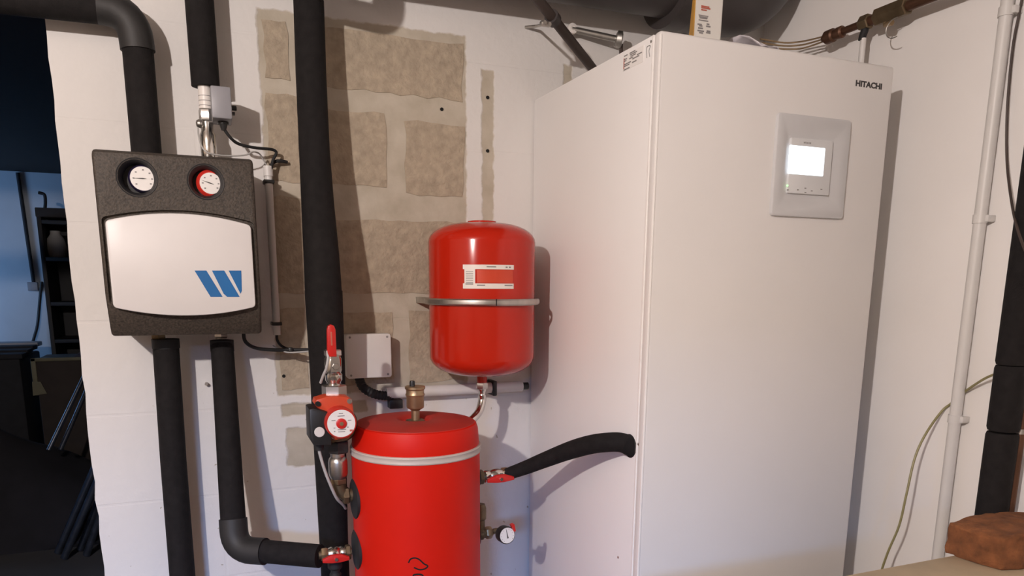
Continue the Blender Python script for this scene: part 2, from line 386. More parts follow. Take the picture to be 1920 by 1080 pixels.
# ------------------------------------------------------------------ heat pump unit
UX0, UX1, UYF, UZ = .815, 1.412, -.587, 1.816
def heat_pump():
    t = thing('heat_pump_unit', 'tall white heat pump cabinet with lit control screen beside the red tanks', 'heat pump', ((UX0+UX1)/2, -.3, 0))
    bm = bm_new(); box(bm, (UX0, -.561, .02), (UX1, -.006, UZ-.002), .003); obj('body', bm, 'unit_white_lit', t)
    bm = bm_new(); box(bm, (UX0, UYF, .03), (UX1, -.5635, UZ), .007, 3); obj('front_panel', bm, 'unit_white_shaded', t)
    bm = bm_new(); box(bm, (UX0-.0012, -.5655, .03), (UX0+.006, -.5605, UZ-.003), .0012); obj('edge_trim', bm, 'unit_edge', t)
    bm = bm_new(); box(bm, (UX0-.0008, UYF-.0008, .03), (UX0+.005, UYF+.005, UZ-.006), .0024); obj('edge_trim', bm, 'unit_edge', t)
    for x in (UX0+.05, UX1-.05):
        for y in (-.53, -.06): bm = bm_new(); cyl(bm, (x, y, 0), (x, y, .022), .02, bev=.003); obj('foot', bm, 'black_plastic', t)
    # display bezel
    a, c = P(1455, 212, y=UYF), P(1578, 411, y=UYF)
    x0, x1, z1, z0 = (P(1455, 212, y=UYF).x+P(1442, 405, y=UYF).x)/2, (P(1591, 226, y=UYF).x+P(1577, 411, y=UYF).x)/2, (P(1455, 212, y=UYF).z+P(1591, 226, y=UYF).z)/2, (P(1442, 405, y=UYF).z+P(1577, 411, y=UYF).z)/2
    bm = bm_new(); prism(bm, [(x, UYF+.001, z) for x, z in round_rect(x0, x1, z0, z1, .008)], (0, -.009, 0), .003); bz = obj('display_bezel', bm, 'bezel', t)
    cx0 = P(1475, 310, y=UYF).x; cx1 = P(1553, 315, y=UYF).x; cz1 = P(1515, 262, y=UYF).z; cz0 = P(1510, 365, y=UYF).z
    bm = bm_new(); prism(bm, [(x, UYF+.02, z) for x, z in round_rect(x0+.012, x1-.012, z0+.016, z1-.016, .01)], (0, -.1, 0))
    # dished: carve a shallow sloping dish
    d = bm_new(); A = round_rect(x0+.014, x1-.014, z0+.02, z1-.02, .012); B = round_rect(cx0-.004, cx1+.004, cz0-.004, cz1+.004, .003)
    va = [d.verts.new((x, UYF-.012, z)) for x, z in A]; vb = [d.verts.new((x, UYF-.003, z)) for x, z in B]; n = len(va)
    d.faces.new(va); d.faces.new(vb[::-1])
    for i in range(n): d.faces.new((va[i], vb[i], vb[(i+1) % n], va[(i+1) % n]))
    bmesh.ops.recalc_face_normals(d, faces=d.faces[:]); bm.free(); cut(bz, [d])
    bm = bm_new(); prism(bm, [(x, UYF+.001, z) for x, z in round_rect(cx0, cx1, cz0, cz1, .003)], (0, -.0095, 0), .0015); ct = obj('controller', bm, 'controller', bz)
    yf = UYF-.0085
    sx0, sx1 = P(1479, 300, y=yf).x, P(1545, 304, y=yf).x; sz1, sz0 = P(1515, 275, y=yf).z, P(1510, 328, y=yf).z
    bm = bm_new(); prism(bm, [(x, yf+.001, z) for x, z in round_rect(sx0, sx1, sz0, sz1, .002)], (0, -.0015, 0)); obj('screen', bm, 'screen', bz)
    c = P(1476, 348, y=yf); bm = bm_new(); cyl(bm, c, c+Vector((0, -.001, 0)), .0022, seg=10); obj('status_light', bm, 'led', bz)
    for px, py in ((1477, 356), (1496, 356), (1510, 353), (1510, 361), (1522, 358), (1540, 355)):
        c = P(px, py, y=yf); bm = bm_new(); box(bm, c-Vector((.0022, .0006, .0009)), c+Vector((.0022, .0006, .0009))); obj('button', bm, 'print_grey', bz)
    c = P(1507, 269, y=yf); bm = text_bm('HITACHI', .019, .0035); bmesh.ops.translate(bm, vec=c, verts=bm.verts[:]); obj('controller_lettering', bm, 'print_grey', bz)
    a, b = P(1604, 161.5, y=UYF), P(1653, 167, y=UYF)
    bm = text_bm('HITACHI', b.x-a.x, .0125, bold=.045); bmesh.ops.translate(bm, vec=Vector((a.x, UYF, a.z)), verts=bm.verts[:]); obj('lettering', bm, 'print_dark', t)
    # rating sticker printed on the side panel
    def side(px, py): return P(px, py, x=UX0)
    p = [side(1169, 105), side(1208, 84), side(1208, 113), side(1169, 136)]
    y0, y1 = p[0].y, p[1].y; zt, zb = (p[0].z+p[1].z)/2, (p[2].z+p[3].z)/2
    bm = bm_new(); box(bm, (UX0-.0006, y0, zb), (UX0+.001, y1, zt)); st = obj('sticker', bm, 'unit_edge', t)
    random.seed(3); rows = 9
    bm = bm_new()
    for i in range(rows):
        z = zt-(i+.6)*(zt-zb)/(rows+.2); y = y0-.004
        while y > y1+.02:
            L = random.uniform(.008, .03); L = min(L, y-y1-.004)
            if random.random() < .8: box(bm, (UX0-.0010, y, z-.0011), (UX0-.0002, y-L, z+.0011))
            y -= L+random.uniform(.004, .016)
    so = obj('sticker_print', bm, 'print_grey', st); so['kind'] = 'stuff'
    bm = bm_new(); box(bm, (UX0-.0010, y0-.003, zb+.004), (UX0-.0002, y0-.006, zt-.006)); obj('sticker_stripe', bm, 'print_red', st)
    a, b = side(1211, 110), side(1220, 82)
    bm = bm_new(); tube(bm, smooth_path([(UX0-.0004, a.y-.004, a.z), (UX0-.0004, a.y-.002, (a.z+b.z)/2+.006), (UX0-.0004, (a.y+b.y)/2, b.z-.002), (UX0-.0004, b.y, b.z-.004), (UX0-.0004, b.y+.004, (a.z+b.z)/2), (UX0-.0004, a.y-.014, a.z)], 6), .0007, 6); obj('leaf_emblem', bm, 'print_grey', t)
    for px, py in ((1221, 78), (1197, 833), (1159, 1045)):
        c = side(px, py); bm = bm_new(); lathe(bm, c+Vector((.001, 0, 0)), (-1, 0, 0), [(.0028, 0), (.0028, .0015), (.001, .0024), (0, .0024)], 12); obj('screw', bm, 'steel', t)
    c = side(1181, 836); bm = bm_new(); lathe(bm, c+Vector((.003, 0, 0)), (-1, 0, 0), [(.0255, 0), (.0255, .004), (.024, .005), (.02, .005), (.018, .0)], 32); obj('pipe_grommet', bm, 'rubber', t)
heat_pump()

# ------------------------------------------------------------------ pump group station with W logo
GYF, GXC = -.21, None
def pump_group():
    yf = GYF
    x0 = (P(173, 320, y=yf).x+P(202, 600, y=yf).x)/2; x1 = (P(477, 330, y=yf).x+P(491, 600, y=yf).x)/2
    z1 = (P(200, 279.5, y=yf).z+P(460, 296, y=yf).z)/2; z0 = (P(230, 632, y=yf).z+P(470, 628, y=yf).z)/2
    t = thing('pump_station', 'dark foam pump station with two dial thermometers and white W cover', 'pump station', ((x0+x1)/2, -.12, z0))
    bm = bm_new()
    prof = [(-.018, z0+.006), (-.018, z1), (yf+.012, z1), (yf+.002, z1-.006), (yf, z1-.014), (yf, z0+.080), (yf+.030, z0+.014), (yf+.040, z0)]
    prism(bm, [(x0, y, z) for y, z in prof], (x1-x0, 0, 0))
    es = [e for e in bm.edges if abs(e.verts[0].co.x-e.verts[1].co.x) < 1e-5 and (min(e.verts[0].co.y, e.verts[1].co.y) < -.15)]
    bmesh.ops.bevel(bm, geom=es, offset=.007, segments=3, affect='EDGES', profile=.5)
    body = obj('foam_shell', bm, 'epp', t)
    # plate outline: bowed top and bottom
    def pl(px, py): return P(px, py, y=yf)
    TL, TM, TR, BR, BM, BL = pl(196, 413), pl(335, 400), pl(472, 423), pl(478, 575), pl(345, 592), pl(213, 577)
    xl, xr_ = (TL.x+BL.x)/2, (TR.x+BR.x)/2; zt = (TL.z+TR.z)/2; zb = (BL.z+BR.z)/2
    bt = TM.z-zt; bb = zb-BM.z
    def outline(g, n=16):
        pts = []
        for k in range(n+1): s = k/n; pts.append((xl-g+(xr_-xl+2*g)*s, zt+g+bt*(1-(2*s-1)**2)))
        for k in range(n+1): s = 1-k/n; pts.append((xl-g+(xr_-xl+2*g)*s, zb-g-bb*(1-(2*s-1)**2)))
        # soften the four corners
        q = []
        idx = {0, n, n+1, 2*n+1}
        for i, p in enumerate(pts):
            if i in idx:
                a = Vector(pts[i-1]); b = Vector(pts[(i+1) % len(pts)]); c = Vector(p)
                da = (a-c).normalized()*.008; db = (b-c).normalized()*.008
                for k in range(5): s = k/4; v = (c+da)*(1-s)**2+c*2*s*(1-s)+(c+db)*s*s; q.append((v.x, v.y))
            else: q.append(p)
        return q
    g1 = bm_new(); prism(g1, [(x, yf+.008, z) for x, z in outline(.006)], (0, -.05, 0))
    gs = []
    gspec = [((268, 335), (257, 333), .034, 0), ((395, 344), (386, 341), .032, 1)]
    for (dc, oc, ro, red) in gspec:
        c = P(oc[0], oc[1], y=yf); q = bm_new(); lathe(q, (c.x, yf+.030, c.z), (0, -1, 0), [(ro-.007, 0), (ro-.006, .018), (ro, .030), (ro+.001, .06)], 40); gs.append(q)
    cut(body, [g1]+gs)
    bm = bm_new(); prism(bm, [(x, yf+.009, z) for x, z in outline(0)], (0, -.012, 0), .003); plate = obj('cover_plate', bm, 'plate', t)
    lg = lambda X, Y: pl(150+X/2.7, 260+Y/2.7)
    polys = [[(580, 668), (640, 668), (722, 801), (661, 801)], [(668, 668), (730, 668), (808, 801), (745, 801), (727, 785)], [(752, 668), (816, 668), (819, 770), (812, 785)]]
    for pg in polys:
        bm = bm_new(); pp = [lg(*q) for q in pg]; prism(bm, [(p.x, yf-.0028, p.z) for p in pp], (0, -.0008, 0)); obj('logo_stroke', bm, 'logo_blue', plate)
    for (dc, oc, ro, red) in gspec:
        c = P(dc[0], dc[1], y=yf+.012); rd = .0225 if not red else .0205; y = yf+.012
        g = bm_new(); lathe(g, (c.x, yf+.034, c.z), (0, -1, 0), [(rd+.004, 0), (rd+.004, .018), (rd+.001, .024), (rd-.001, .0235)] if not red else [(rd+.0065, 0), (rd+.0065, .018), (rd+.002, .0225), (rd-.001, .0215)], 40)
        w_ = bm_new(); oc_ = P(oc[0], oc[1], y=yf); lathe(w_, (oc_.x, yf+.0297, oc_.z), (0, -1, 0), [(0, 0), (ro-.0072, .0004), (ro-.0062, .018), (ro-.0005, .0292), (ro+.0022, .0305), (ro+.003, .0297), (ro+.0012, .029), (ro-.005, .018), (ro-.006, .0), (0, -.0002)], 40); obj('gauge_well', w_, 'epp_dark', t)
        go = obj('thermometer', g, 'gauge_red' if red else 'gauge_blue', t)
        bm = bm_new(); cyl(bm, (c.x, y, c.z), (c.x, y-.0022, c.z), rd, seg=36); obj('dial_face', bm, 'dial', go)
        for k, an in enumerate((-35, 0, 40, 85, 135, 180, 222)):
            a = rad(an); d = Vector((math.cos(a), 0, math.sin(a))); q = Vector((c.x, y-.0024, c.z))+d*rd*.72
            bm = bm_new(); box(bm, q-Vector((.0016, .0003, .0012)), q+Vector((.0016, .0003, .0012))); obj('dial_mark', bm, 'print_grey', go)
        a = rad(180 if not red else 162); d = Vector((math.cos(a), 0, math.sin(a))); q = Vector((c.x, y-.0026, c.z)); nrm = Vector((-d.z, 0, d.x))
        bm = bm_new(); prism(bm, [q+d*rd*.85, q+nrm*.0011, q-d*rd*.32, q-nrm*.0011], (0, -.0006, 0)); obj('needle', bm, 'print_dark', go)
    # pipe stubs
    for px in (298, 415):
        c = P(px, 640, y=-.06); bm = bm_new(); cyl(bm, (c.x, -.06, z0+.02), (c.x, -.06, z0-.040), .0115); hexnut(bm, (c.x, -.06, z0-.002), (c.x, -.06, z0-.016), .0155); obj('pipe_union', bm, 'brass_dark' if px < 350 else 'steel', t)
    return z0, z1
GZ0, GZ1 = pump_group()

# ------------------------------------------------------------------ black insulated pipes
def sleeve(bm, pts, r, seg=24): return tube(bm, pts, r, seg)
# supply into the top of the pump station, coming along the wall from the doorway
def insulated_pipes():
    ya = -.058
    c0 = P(273, 270, y=ya); c1 = P(262, 130, y=ya); xa = (c0.x+c1.x)/2; za = 1.888
    t = thing('insulated_pipe', 'black foam insulated pipe bending from doorway lintel down into pump station', 'pipe', (xa, ya, GZ1))
    bm = bm_new(); tube(bm, [(-1.2, ya, za-.02), (xa-.062, ya, za-.001)], .0315, 24); obj('insulation_sleeve', bm, 'foam', t)
    bm = bm_new(); tube(bm, fillet([(xa-.066, ya, za), (xa-.004, ya, za-.004), (xa, ya, za-.075)], [.05], 8), .033, 24); obj('elbow_wrap', bm, 'foam_tape', t)
    bm = bm_new(); tube(bm, [(xa, ya, za-.07), (xa, ya, GZ1+.001)], .0295, 24); obj('insulation_sleeve', bm, 'foam', t)
    # pipe down to the motorised valve
    yb = -.058; c = P(386, 158, y=yb); d = P(374, 4, y=yb); xb = (c.x+d.x)/2
    bm = bm_new(); tube(bm, [(xb-.002, yb, 2.43), (xb-.001, yb, 2.0), (xb, yb, P(385, 163, y=yb).z)], .0285, 24)
    o = obj('insulated_pipe', bm, 'foam'); tag(o, 'short black insulated pipe dropping onto the grey motorised valve', 'pipe')
    # tall pipe beside the wall patch
    t = thing('insulated_pipe', 'tall black insulated pipe running past the bare block patch behind the pump', 'pipe', P(620, 1060, y=-.13))
    def ctr(pl, pr, py, y): a, b = P(pl, py, y=y), P(pr, py, y=y); return (a+b)/2, (b-a).length/2
    L = [(550, 607, 0, -.082), (554.5, 611.5, 140, -.092), (560.6, 618, 280, -.108), (565, 627, 390, -.125), (569, 636, 480, -.142), (571.5, 641, 548, -.152)]
    pts = [ctr(*q) for q in L]; p_ = pts[0][0]; top = fillet([p_+Vector((0, -.21, .45)), p_+Vector((0, -.21, .022)), p_+Vector((0, 0, .022)), p_], [.03, .02], 6)[:-1]
    bm = bm_new(); tube(bm, top+[p for p, r in pts], [.0285]*len(top)+[r for p, r in pts], 24); obj('insulation_sleeve', bm, 'foam', t)
    L2 = [(571, 642, 545, -.152), (575, 644, 610, -.155), (581, 647, 700, -.15), (586, 648, 800, -.145), (592, 650, 900, -.14), (598, 652, 1000, -.13), (604, 656, 1110, -.12)]
    pts = [ctr(*q) for q in L2]
    bot = pts[-1][0]+Vector((0, 0, -.25))
    bm = bm_new(); sp = smooth_path([p for p, r in pts]+[bot], 4); rl = [r for p, r in pts]+[pts[-1][1]]; tube(bm, sp, [rl[min(i//4, len(rl)-1)]*(1-i % 4/4)+rl[min(i//4+1, len(rl)-1)]*(i % 4/4) for i in range(len(sp))], 24); obj('insulation_sleeve', bm, 'foam', t)
    # two pipes leaving the pump station downwards
    yd = -.06; a = (P(287, 660, y=yd)+P(337, 660, y=yd))/2; b = (P(311, 1060, y=yd)+P(364, 1060, y=yd))/2; xd = (a.x+b.x)/2
    t = thing('insulated_pipe', 'black insulated pipe going straight down from left union of pump station', 'pipe', (xd, yd, .05))
    bm = bm_new(); tube(bm, [(a.x, yd, GZ0-.016), (xd, yd, .95), (b.x, yd, .05)], [.027, .0275, .029], 24); obj('insulation_sleeve', bm, 'foam', t)
    bm = bm_new(); tube(bm, [(a.x, yd, GZ0-.0155), (a.x, yd, GZ0-.036)], .0285, 24); obj('tape_collar', bm, 'rubber', t)
    e = (P(395, 680, y=yd)+P(442, 680, y=yd))/2
    z_h = P(575, 1043, y=-.27).z
    f = P(600, 1041, y=-.28); kx = P(440, 1020, y=-.16).x
    t = thing('insulated_pipe', 'black insulated pipe with taped elbow leading from pump station to buffer tank', 'pipe', (kx, -.16, z_h-.05))
    top = Vector((e.x, yd, GZ0-.022)); kn = Vector((kx, -.165, z_h))
    bm = bm_new(); tube(bm, [top, top.lerp(kn, .35), top.lerp(kn, .86)], [.0245, .0255, .0275], 24); obj('insulation_sleeve', bm, 'foam', t)
    bm = bm_new(); tube(bm, [top+Vector((0, 0, .001)), top-Vector((0, 0, .024))], .0255, 24); obj('tape_collar', bm, 'rubber', t)
    hend = Vector((f.x, -.28, z_h))
    bm = bm_new(); tube(bm, fillet([top.lerp(kn, .855), kn+Vector((0, 0, -.002)), kn.lerp(hend, .36)], [.045], 8), .0305, 24); obj('elbow_wrap', bm, 'foam_tape', t)
    bm = bm_new(); tube(bm, [kn.lerp(hend, .35), hend], .0262, 24); obj('insulation_sleeve', bm, 'foam', t)
    # hose from buffer tank valve into the side of the white unit
    path = [P(951, 889, y=-.285), P(985, 877, y=-.315), P(1025, 861, y=-.36), P(1070, 844, y=-.42), P(1110, 833, y=-.475), P(1145, 829, y=-.515), P(1166, 830, y=-.53), P(1181, 836, x=UX0-.006)+Vector((0, 0, 0))]
    pp = smooth_path(path, 6)+[P(1181, 837, x=UX0+.012)]
    bm = bm_new(); tube(bm, pp, None, 24, rfun=lambda s: .0145+.0065*min(1, s*2.2))
    o = obj('insulated_hose', bm, 'foam'); tag(o, 'curved black insulated hose entering the side of the white heat pump', 'hose')
insulated_pipes()

# ------------------------------------------------------------------ motorised valve above the pump station
def motor_valve():
    y = -.06; c = P(388, 230, y=y); x = c.x
    z = lambda py: P(388, py, y=y).z
    t = thing('motorised_valve', 'motorised zone valve with grey actuator box above the pump station', 'valve', (x, y, GZ1))
    bm = bm_new(); lathe(bm, (x, y, GZ1-.002), (0, 0, 1), [(.013, 0), (.013, .008), (.0165, .014), (.0165, z(252)-GZ1), (.013, z(245)-GZ1), (.013, z(228)-GZ1)], 28); obj('valve_body', bm, 'chrome', t)
    bm = bm_new(); hexnut(bm, (x, y, z(228)), (x, y, z(205)), .0155, .3); obj('hex_nut', bm, 'steel', t)
    bm = bm_new(); cyl(bm, (x, y, z(205)), (x, y, z(160)), .0135); obj('pipe_tail', bm, 'label_white', t)
    bm = bm_new()
    for k in range(3):
        zz = z(200-k*9); cyl(bm, (x, y, zz), (x, y, zz+.0012), .0137, seg=24)
    so = obj('printed_line', bm, 'print_grey', t)
    q = P(372, 232, y=y-.012); bm = bm_new(); lathe(bm, q+Vector((.008, 0, 0)), (-1, -.3, 0), [(.006, 0), (.009, .003), (.009, .008), (.006, .012), (0, .013)], 20); obj('bleed_cap', bm, 'steel', t)
    # actuator
    a, b = P(394, 163, y=-.125), P(436, 220, y=-.125)
    bm = bm_new(); box(bm, (a.x, -.125, P(415, 222, y=-.125).z), (P(434, 190, y=-.125).x, -.05, P(415, 161, y=-.125).z), .0035); ac = obj('actuator', bm, 'grey_plastic', t)
    q = P(438, 203, y=-.09); bm = bm_new(); cyl(bm, q-Vector((.01, 0, 0)), q+Vector((.006, 0, 0)), .005, bev=.001); box(bm, q+Vector((-.012, -.006, -.014)), q+Vector((.002, .006, -.008)), .001); obj('manual_lever', bm, 'black_plastic', ac)
    q = P(418, 222, y=-.09); bm = bm_new(); cyl(bm, q+Vector((0, 0, .004)), q-Vector((0, 0, .012)), .011); cyl(bm, q-Vector((0, 0, .012)), q-Vector((0, 0, .024)), .0085, .005); obj('cable_gland', bm, 'black_plastic', ac)
    bm = bm_new(); cyl(bm, P(374, 232, y=-.06), P(384, 232, y=-.06), .004); obj('sensor_clip', bm, 'steel', t)
    # cables
    g = q-Vector((0, 0, .02))
    pts = [g, P(432, 258, y=-.085), P(448, 270, y=-.07), P(478, 277, y=-.055), P(508, 280, y=-.035), P(518, 286, y=-.03), P(512, 300, y=-.03), P(508, 318, y=-.028)]
    bm = bm_new(); tube(bm, smooth_path(pts, 6), .0033, 10); o = obj('cable', bm, 'rubber'); tag(o, 'black cable from grey valve actuator down into white conduit', 'cable')
    pts = [P(371, 236, y=-.07), P(373, 258, y=-.08), P(381, 279, y=-.09), P(395, 288, y=-.09), P(425, 292, y=-.08), P(458, 291, y=-.07), P(474, 285, y=-.06), P(486, 288, y=-.04), P(494, 300, y=-.03), P(503, 316, y=-.026)]
    bm = bm_new(); tube(bm, smooth_path(pts, 6), .0017, 8); o = obj('sensor_cable', bm, 'cable_grey'); tag(o, 'thin pale sensor wire looping over top of the pump station', 'cable')
motor_valve()

# ------------------------------------------------------------------ conduit and cables right of the pump station
def small_conduit():
    y = -.024; a = P(505.5, 322, y=y); b = P(517, 628, y=y); xm = (a.x+b.x)/2
    t = thing('cable_conduit', 'narrow white vertical conduit on the wall right of the pump station', 'conduit', (xm, y, b.z))
    bm = bm_new(); tube(bm, [(xm, y, a.z-.004), (xm, y, b.z)], .0085, 16); obj('tube', bm, 'white_plastic', t)
    bm = bm_new(); lathe(bm, (xm, y, a.z-.010), (0, 0, 1), [(.0105, 0), (.0105, .022), (.0085, .022), (.0085, .004)], 20); obj('end_sleeve', bm, 'white_plastic', t)
    q = P(517, 607, y=y); bm = bm_new(); box(bm, (xm-.012, y-.011, q.z-.004), (xm+.012, 0, q.z+.004), .002); obj('clip', bm, 'black_plastic', t)
    q = P(505, 341, y=y); bm = bm_new(); box(bm, (xm-.012, y-.011, q.z-.004), (xm+.012, 0, q.z+.004), .002); obj('clip', bm, 'black_plastic', t)
    q = P(524, 304, y=-.012); bm = bm_new(); tube(bm, smooth_path([P(508, 310, y=-.008), P(516, 303, y=-.02), P(527, 302, y=-.02), P(538, 304, y=-.012)], 5), .0038, 10); o = obj('cable_tie', bm, 'rubber'); tag(o, 'dark loose tie end above the narrow white conduit', 'cable tie')
    pts = [(xm, y, b.z+.01), P(520, 638, y=-.024), P(530, 650, y=-.03), P(548, 656, y=-.05), P(585, 658, y=-.08)]
    bm = bm_new(); tube(bm, smooth_path(pts, 6), .0032, 10); o = obj('cable', bm, 'rubber'); tag(o, 'black cable coming out of lower end of narrow white conduit', 'cable')
    pts = [P(456, 620, y=-.10), P(460, 640, y=-.09), P(478, 652, y=-.075), P(510, 656, y=-.065), P(545, 656, y=-.06), P(590, 656, y=-.085)]
    bm = bm_new(); tube(bm, smooth_path(pts, 6), .0042, 10); o = obj('cable', bm, 'rubber'); tag(o, 'thick black cable curving from underneath pump station towards tall pipe', 'cable')
    pts = [P(512, 648, y=-.04), P(528, 657, y=-.055), P(545, 661, y=-.07), P(588, 658, y=-.095)]
    bm = bm_new(); tube(bm, smooth_path(pts, 6), .0018, 8); o = obj('cable', bm, 'cable_grey'); tag(o, 'thin grey cable clipped along black cables below pump station', 'cable')
    q = P(545, 657, y=-.062); bm = bm_new(); box(bm, q-Vector((.005, .008, .007)), q+Vector((.005, .005, .007)), .002); o = obj('cable_tie', bm, 'black_plastic'); tag(o, 'black tie binding cables beside the tall insulated pipe', 'cable tie')
    # masonry hook left of the pipe
    q = P(387, 719, y=0); bm = bm_new(); cyl(bm, q, q+Vector((0, -.012, 0)), .004, seg=10); o = obj('wall_screw', bm, 'steel'); tag(o, 'rusty screw head in wall between the two downward pipes', 'screw')
small_conduit()

# ------------------------------------------------------------------ junction box and horizontal conduit
def junction():
    yf = -.055
    x0, x1 = P(649, 660, y=yf).x, P(734, 660, y=yf).x; z1, z0 = P(690, 626, y=yf).z, P(690, 709, y=yf).z
    t = thing('junction_box', 'square light grey electrical junction box behind the red ball valve', 'junction box', ((x0+x1)/2, -.03, z0))
    bm = bm_new(); box(bm, (x0+.002, -.04, z0+.002), (x1-.002, -.001, z1-.002), .004); obj('body', bm, 'white_plastic', t)
    bm = bm_new(); prism(bm, [(x, -.04, z) for x, z in round_rect(x0, x1, z0, z1, .007)], (0, yf+.04, 0), .003); lid = obj('lid', bm, 'white_plastic', t)
    for sx, sz in ((x0+.01, z1-.008), (x1-.01, z1-.008), (x0+.01, z0+.008), (x1-.01, z0+.008)):
        bm = bm_new(); cyl(bm, (sx, yf+.0005, sz), (sx, yf-.0006, sz), .0028, seg=10); obj('screw', bm, 'print_grey', lid)
    bm = bm_new(); pts = smooth_path([P(672, 704, y=-.03), P(680, 725, y=-.04), P(700, 738, y=-.04), P(722, 742, y=-.035), P(735, 740, y=-.03)], 8)
    n = len(pts); tube(bm, pts, [.0105 if i % 2 else .0122 for i in range(n)], 16); o = obj('corrugated_hose', bm, 'rubber'); tag(o, 'black corrugated sleeve between junction box and horizontal white conduit', 'hose')
    y = -.032; a, b = P(724, 737, y=y), P(978, 724, y=y)
    t = thing('cable_conduit', 'white horizontal conduit on the wall beneath the small expansion vessel', 'conduit', (a.x, y, a.z))
    bm = bm_new(); tube(bm, [a, b], .0145, 20); obj('tube', bm, 'white_plastic', t)
    d = (b-a).normalized(); bm = bm_new(); tube(bm, [b+d*.001, b+d*.018], .010, 16); obj('end_plug', bm, 'black_plastic', t)
    q = P(924, 727, y=y); bm = bm_new(); box(bm, q+Vector((-.006, -.018, -.02)), q+Vector((.006, .03, .02)), .003); obj('clip', bm, 'black_plastic', t)
    q = P(742, 757, y=-.02); bm = bm_new(); box(bm, q+Vector((-.018, -.012, -.011)), q+Vector((.016, .018, .012)), .002); o = obj('wall_bracket', bm, 'black_plastic'); tag(o, 'small black bracket on wall under white conduit behind the air vent', 'bracket')
junction()

# ------------------------------------------------------------------ red expansion vessel
EX, EY, ER = None, -.145, None
def expansion_vessel():
    global EX, ER
    a, b = P(806, 510, y=EY), P(996, 510, y=EY)
    EX = (a.x+b.x)/2; ER = (b-a).length/2*.985
    z = lambda py: P(901, py, y=EY-.06).z
    zt, zb = P(901, 416, y=EY).z, P(901, 707, y=EY-.03).z
    zs, zl = P(901, 452, y=EY).z, P(901, 672, y=EY-.03).z
    t = thing('expansion_vessel', 'small red expansion vessel held by a steel band on the wall', 'expansion tank', (EX, EY, zb))
    prof = [(0, zb), (.03, zb+.001)]
    for k in range(1, 9):
        s = k/8; prof.append((ER*(.35+.65*math.sin(s*math.pi/2)), zb+.003+(zl-zb)*(1-math.cos(s*math.pi/2)) if True else 0))
    for k in range(8, -1, -1):
        s = k/8; prof.append((ER*(.35+.65*math.sin(s*math.pi/2)), zt-.004-(zt-zs)*(1-math.cos(s*math.pi/2))))
    prof += [(.034, zt-.004), (.034, zt+.001), (.028, zt+.002), (0, zt+.002)]
    bm = bm_new(); lathe(bm, (EX, EY, 0), (0, 0, 1), prof, 72); obj('shell', bm, 'red_paint', t, sharp=50)
    zc = Pcyl(901, 567, EX, EY, ER).z
    # strap: half band around the front, ears to the wall
    bm = bm_new(); h = .0075
    pts = []
    for k in range(41):
        an = rad(-112+224*k/40); pts.append((math.sin(an), -math.cos(an)))
    prf = [(.0085, -h), (.0118, -h*.6), (.0122, 0), (.0118, h*.6), (.0085, h)]
    rings = []
    for cx_, cy_ in pts: rings.append([bm.verts.new((EX+(ER+d)*cx_, EY+(ER+d)*cy_, zc+q)) for d, q in prf])
    for A, B in zip(rings, rings[1:]):
        for i in range(4): bm.faces.new((A[i], B[i], B[i+1], A[i+1]))
    for s in (-1, 1):
        box(bm, (EX+s*(ER*.90), EY+.045, zc-h), (EX+s*(ER*.90+.012), -.001, zc+h), .0015)
    bmesh.ops.recalc_face_normals(bm, faces=bm.faces[:]); st = obj('strap', bm, 'galv', t)
    q = Pcyl(931, 567, EX, EY, ER+.0124); bm = bm_new(); box(bm, q-Vector((.001, .0005, h)), q+Vector((.001, .0008, h))); obj('strap_joint', bm, 'hole', st)
    # label
    def ang(px, py): p = Pcyl(px, py, EX, EY, ER); return math.atan2(p.x-EX, EY-p.y), p.z
    a0, zt_ = ang(868, 496); a1, zt2 = ang(963, 498); _, zb_ = ang(868, 541)
    H = zt_-zb_; A = a1-a0
    bm = bm_new(); cyl_patch(bm, EX, EY, ER, a0, a1, zt_-H*.19, zt_); lb = obj('label', bm, 'label_white', t)
    bm = bm_new(); cyl_patch(bm, EX, EY, ER, a0, a1, zb_, zb_+H*.22); obj('label_strip', bm, 'label_white', lb)
    bm = bm_new(); cyl_patch(bm, EX, EY, ER, a0+A*.03, a0+A*.235, zb_+H*.2, zt_-H*.17, n=4); obj('label_column', bm, 'label_white', lb)
    bm = bm_new(); cyl_patch(bm, EX, EY, ER, a0+A*.27, a0+A*.98, zb_+H*.25, zt_-H*.22); obj('label_field', bm, 'label_red', lb)
    bm = bm_new()
    for k in range(7): zz = zb_+H*(.25+.075*k); cyl_patch(bm, EX, EY, ER+.0004, a0+A*.06, a0+A*.20, zz, zz+H*.022, n=3)
    for s0, s1, q in ((.45, .63, .89), (.82, .86, .88), (.89, .93, .88), (.05, .20, .17), (.27, .42, .12), (.80, .97, .12)): cyl_patch(bm, EX, EY, ER+.0004, a0+A*s0, a0+A*s1, zb_+H*q, zb_+H*(q+.05), n=3)
    o = obj('label_print', bm, 'print_grey', lb); o['kind'] = 'stuff'
    # connection and steel hose
    x, y = EX, EY
    zq = lambda py: P(905, py, y=y).z
    bm = bm_new(); cyl(bm, (x, y, zb+.012), (x, y, zq(718)), .0125); obj('inlet', bm, 'red_paint', t)
    t2 = thing('flexible_hose', 'bent steel hose from red expansion vessel down behind the buffer tank', 'hose', (x, y, zq(742)))
    bm = bm_new(); hexnut(bm, (x, y, zq(716)), (x, y, zq(729)), .0155, .2); obj('hex_nut', bm, 'steel', t2)
    bm = bm_new(); lathe(bm, (x, y, zq(729)), (0, 0, -1), [(.011, 0), (.011, .004), (.0085, .008), (.0085, .014), (.0095, .016), (.0095, .022), (.007, .026)], 24); obj('ferrule', bm, 'chrome', t2)
    pts = [(x, y, zq(740)), (x, y, zq(752)), P(898, 772, y=-.155), P(886, 786, y=-.17), P(868, 800, y=-.175), P(845, 815, y=-.17)]
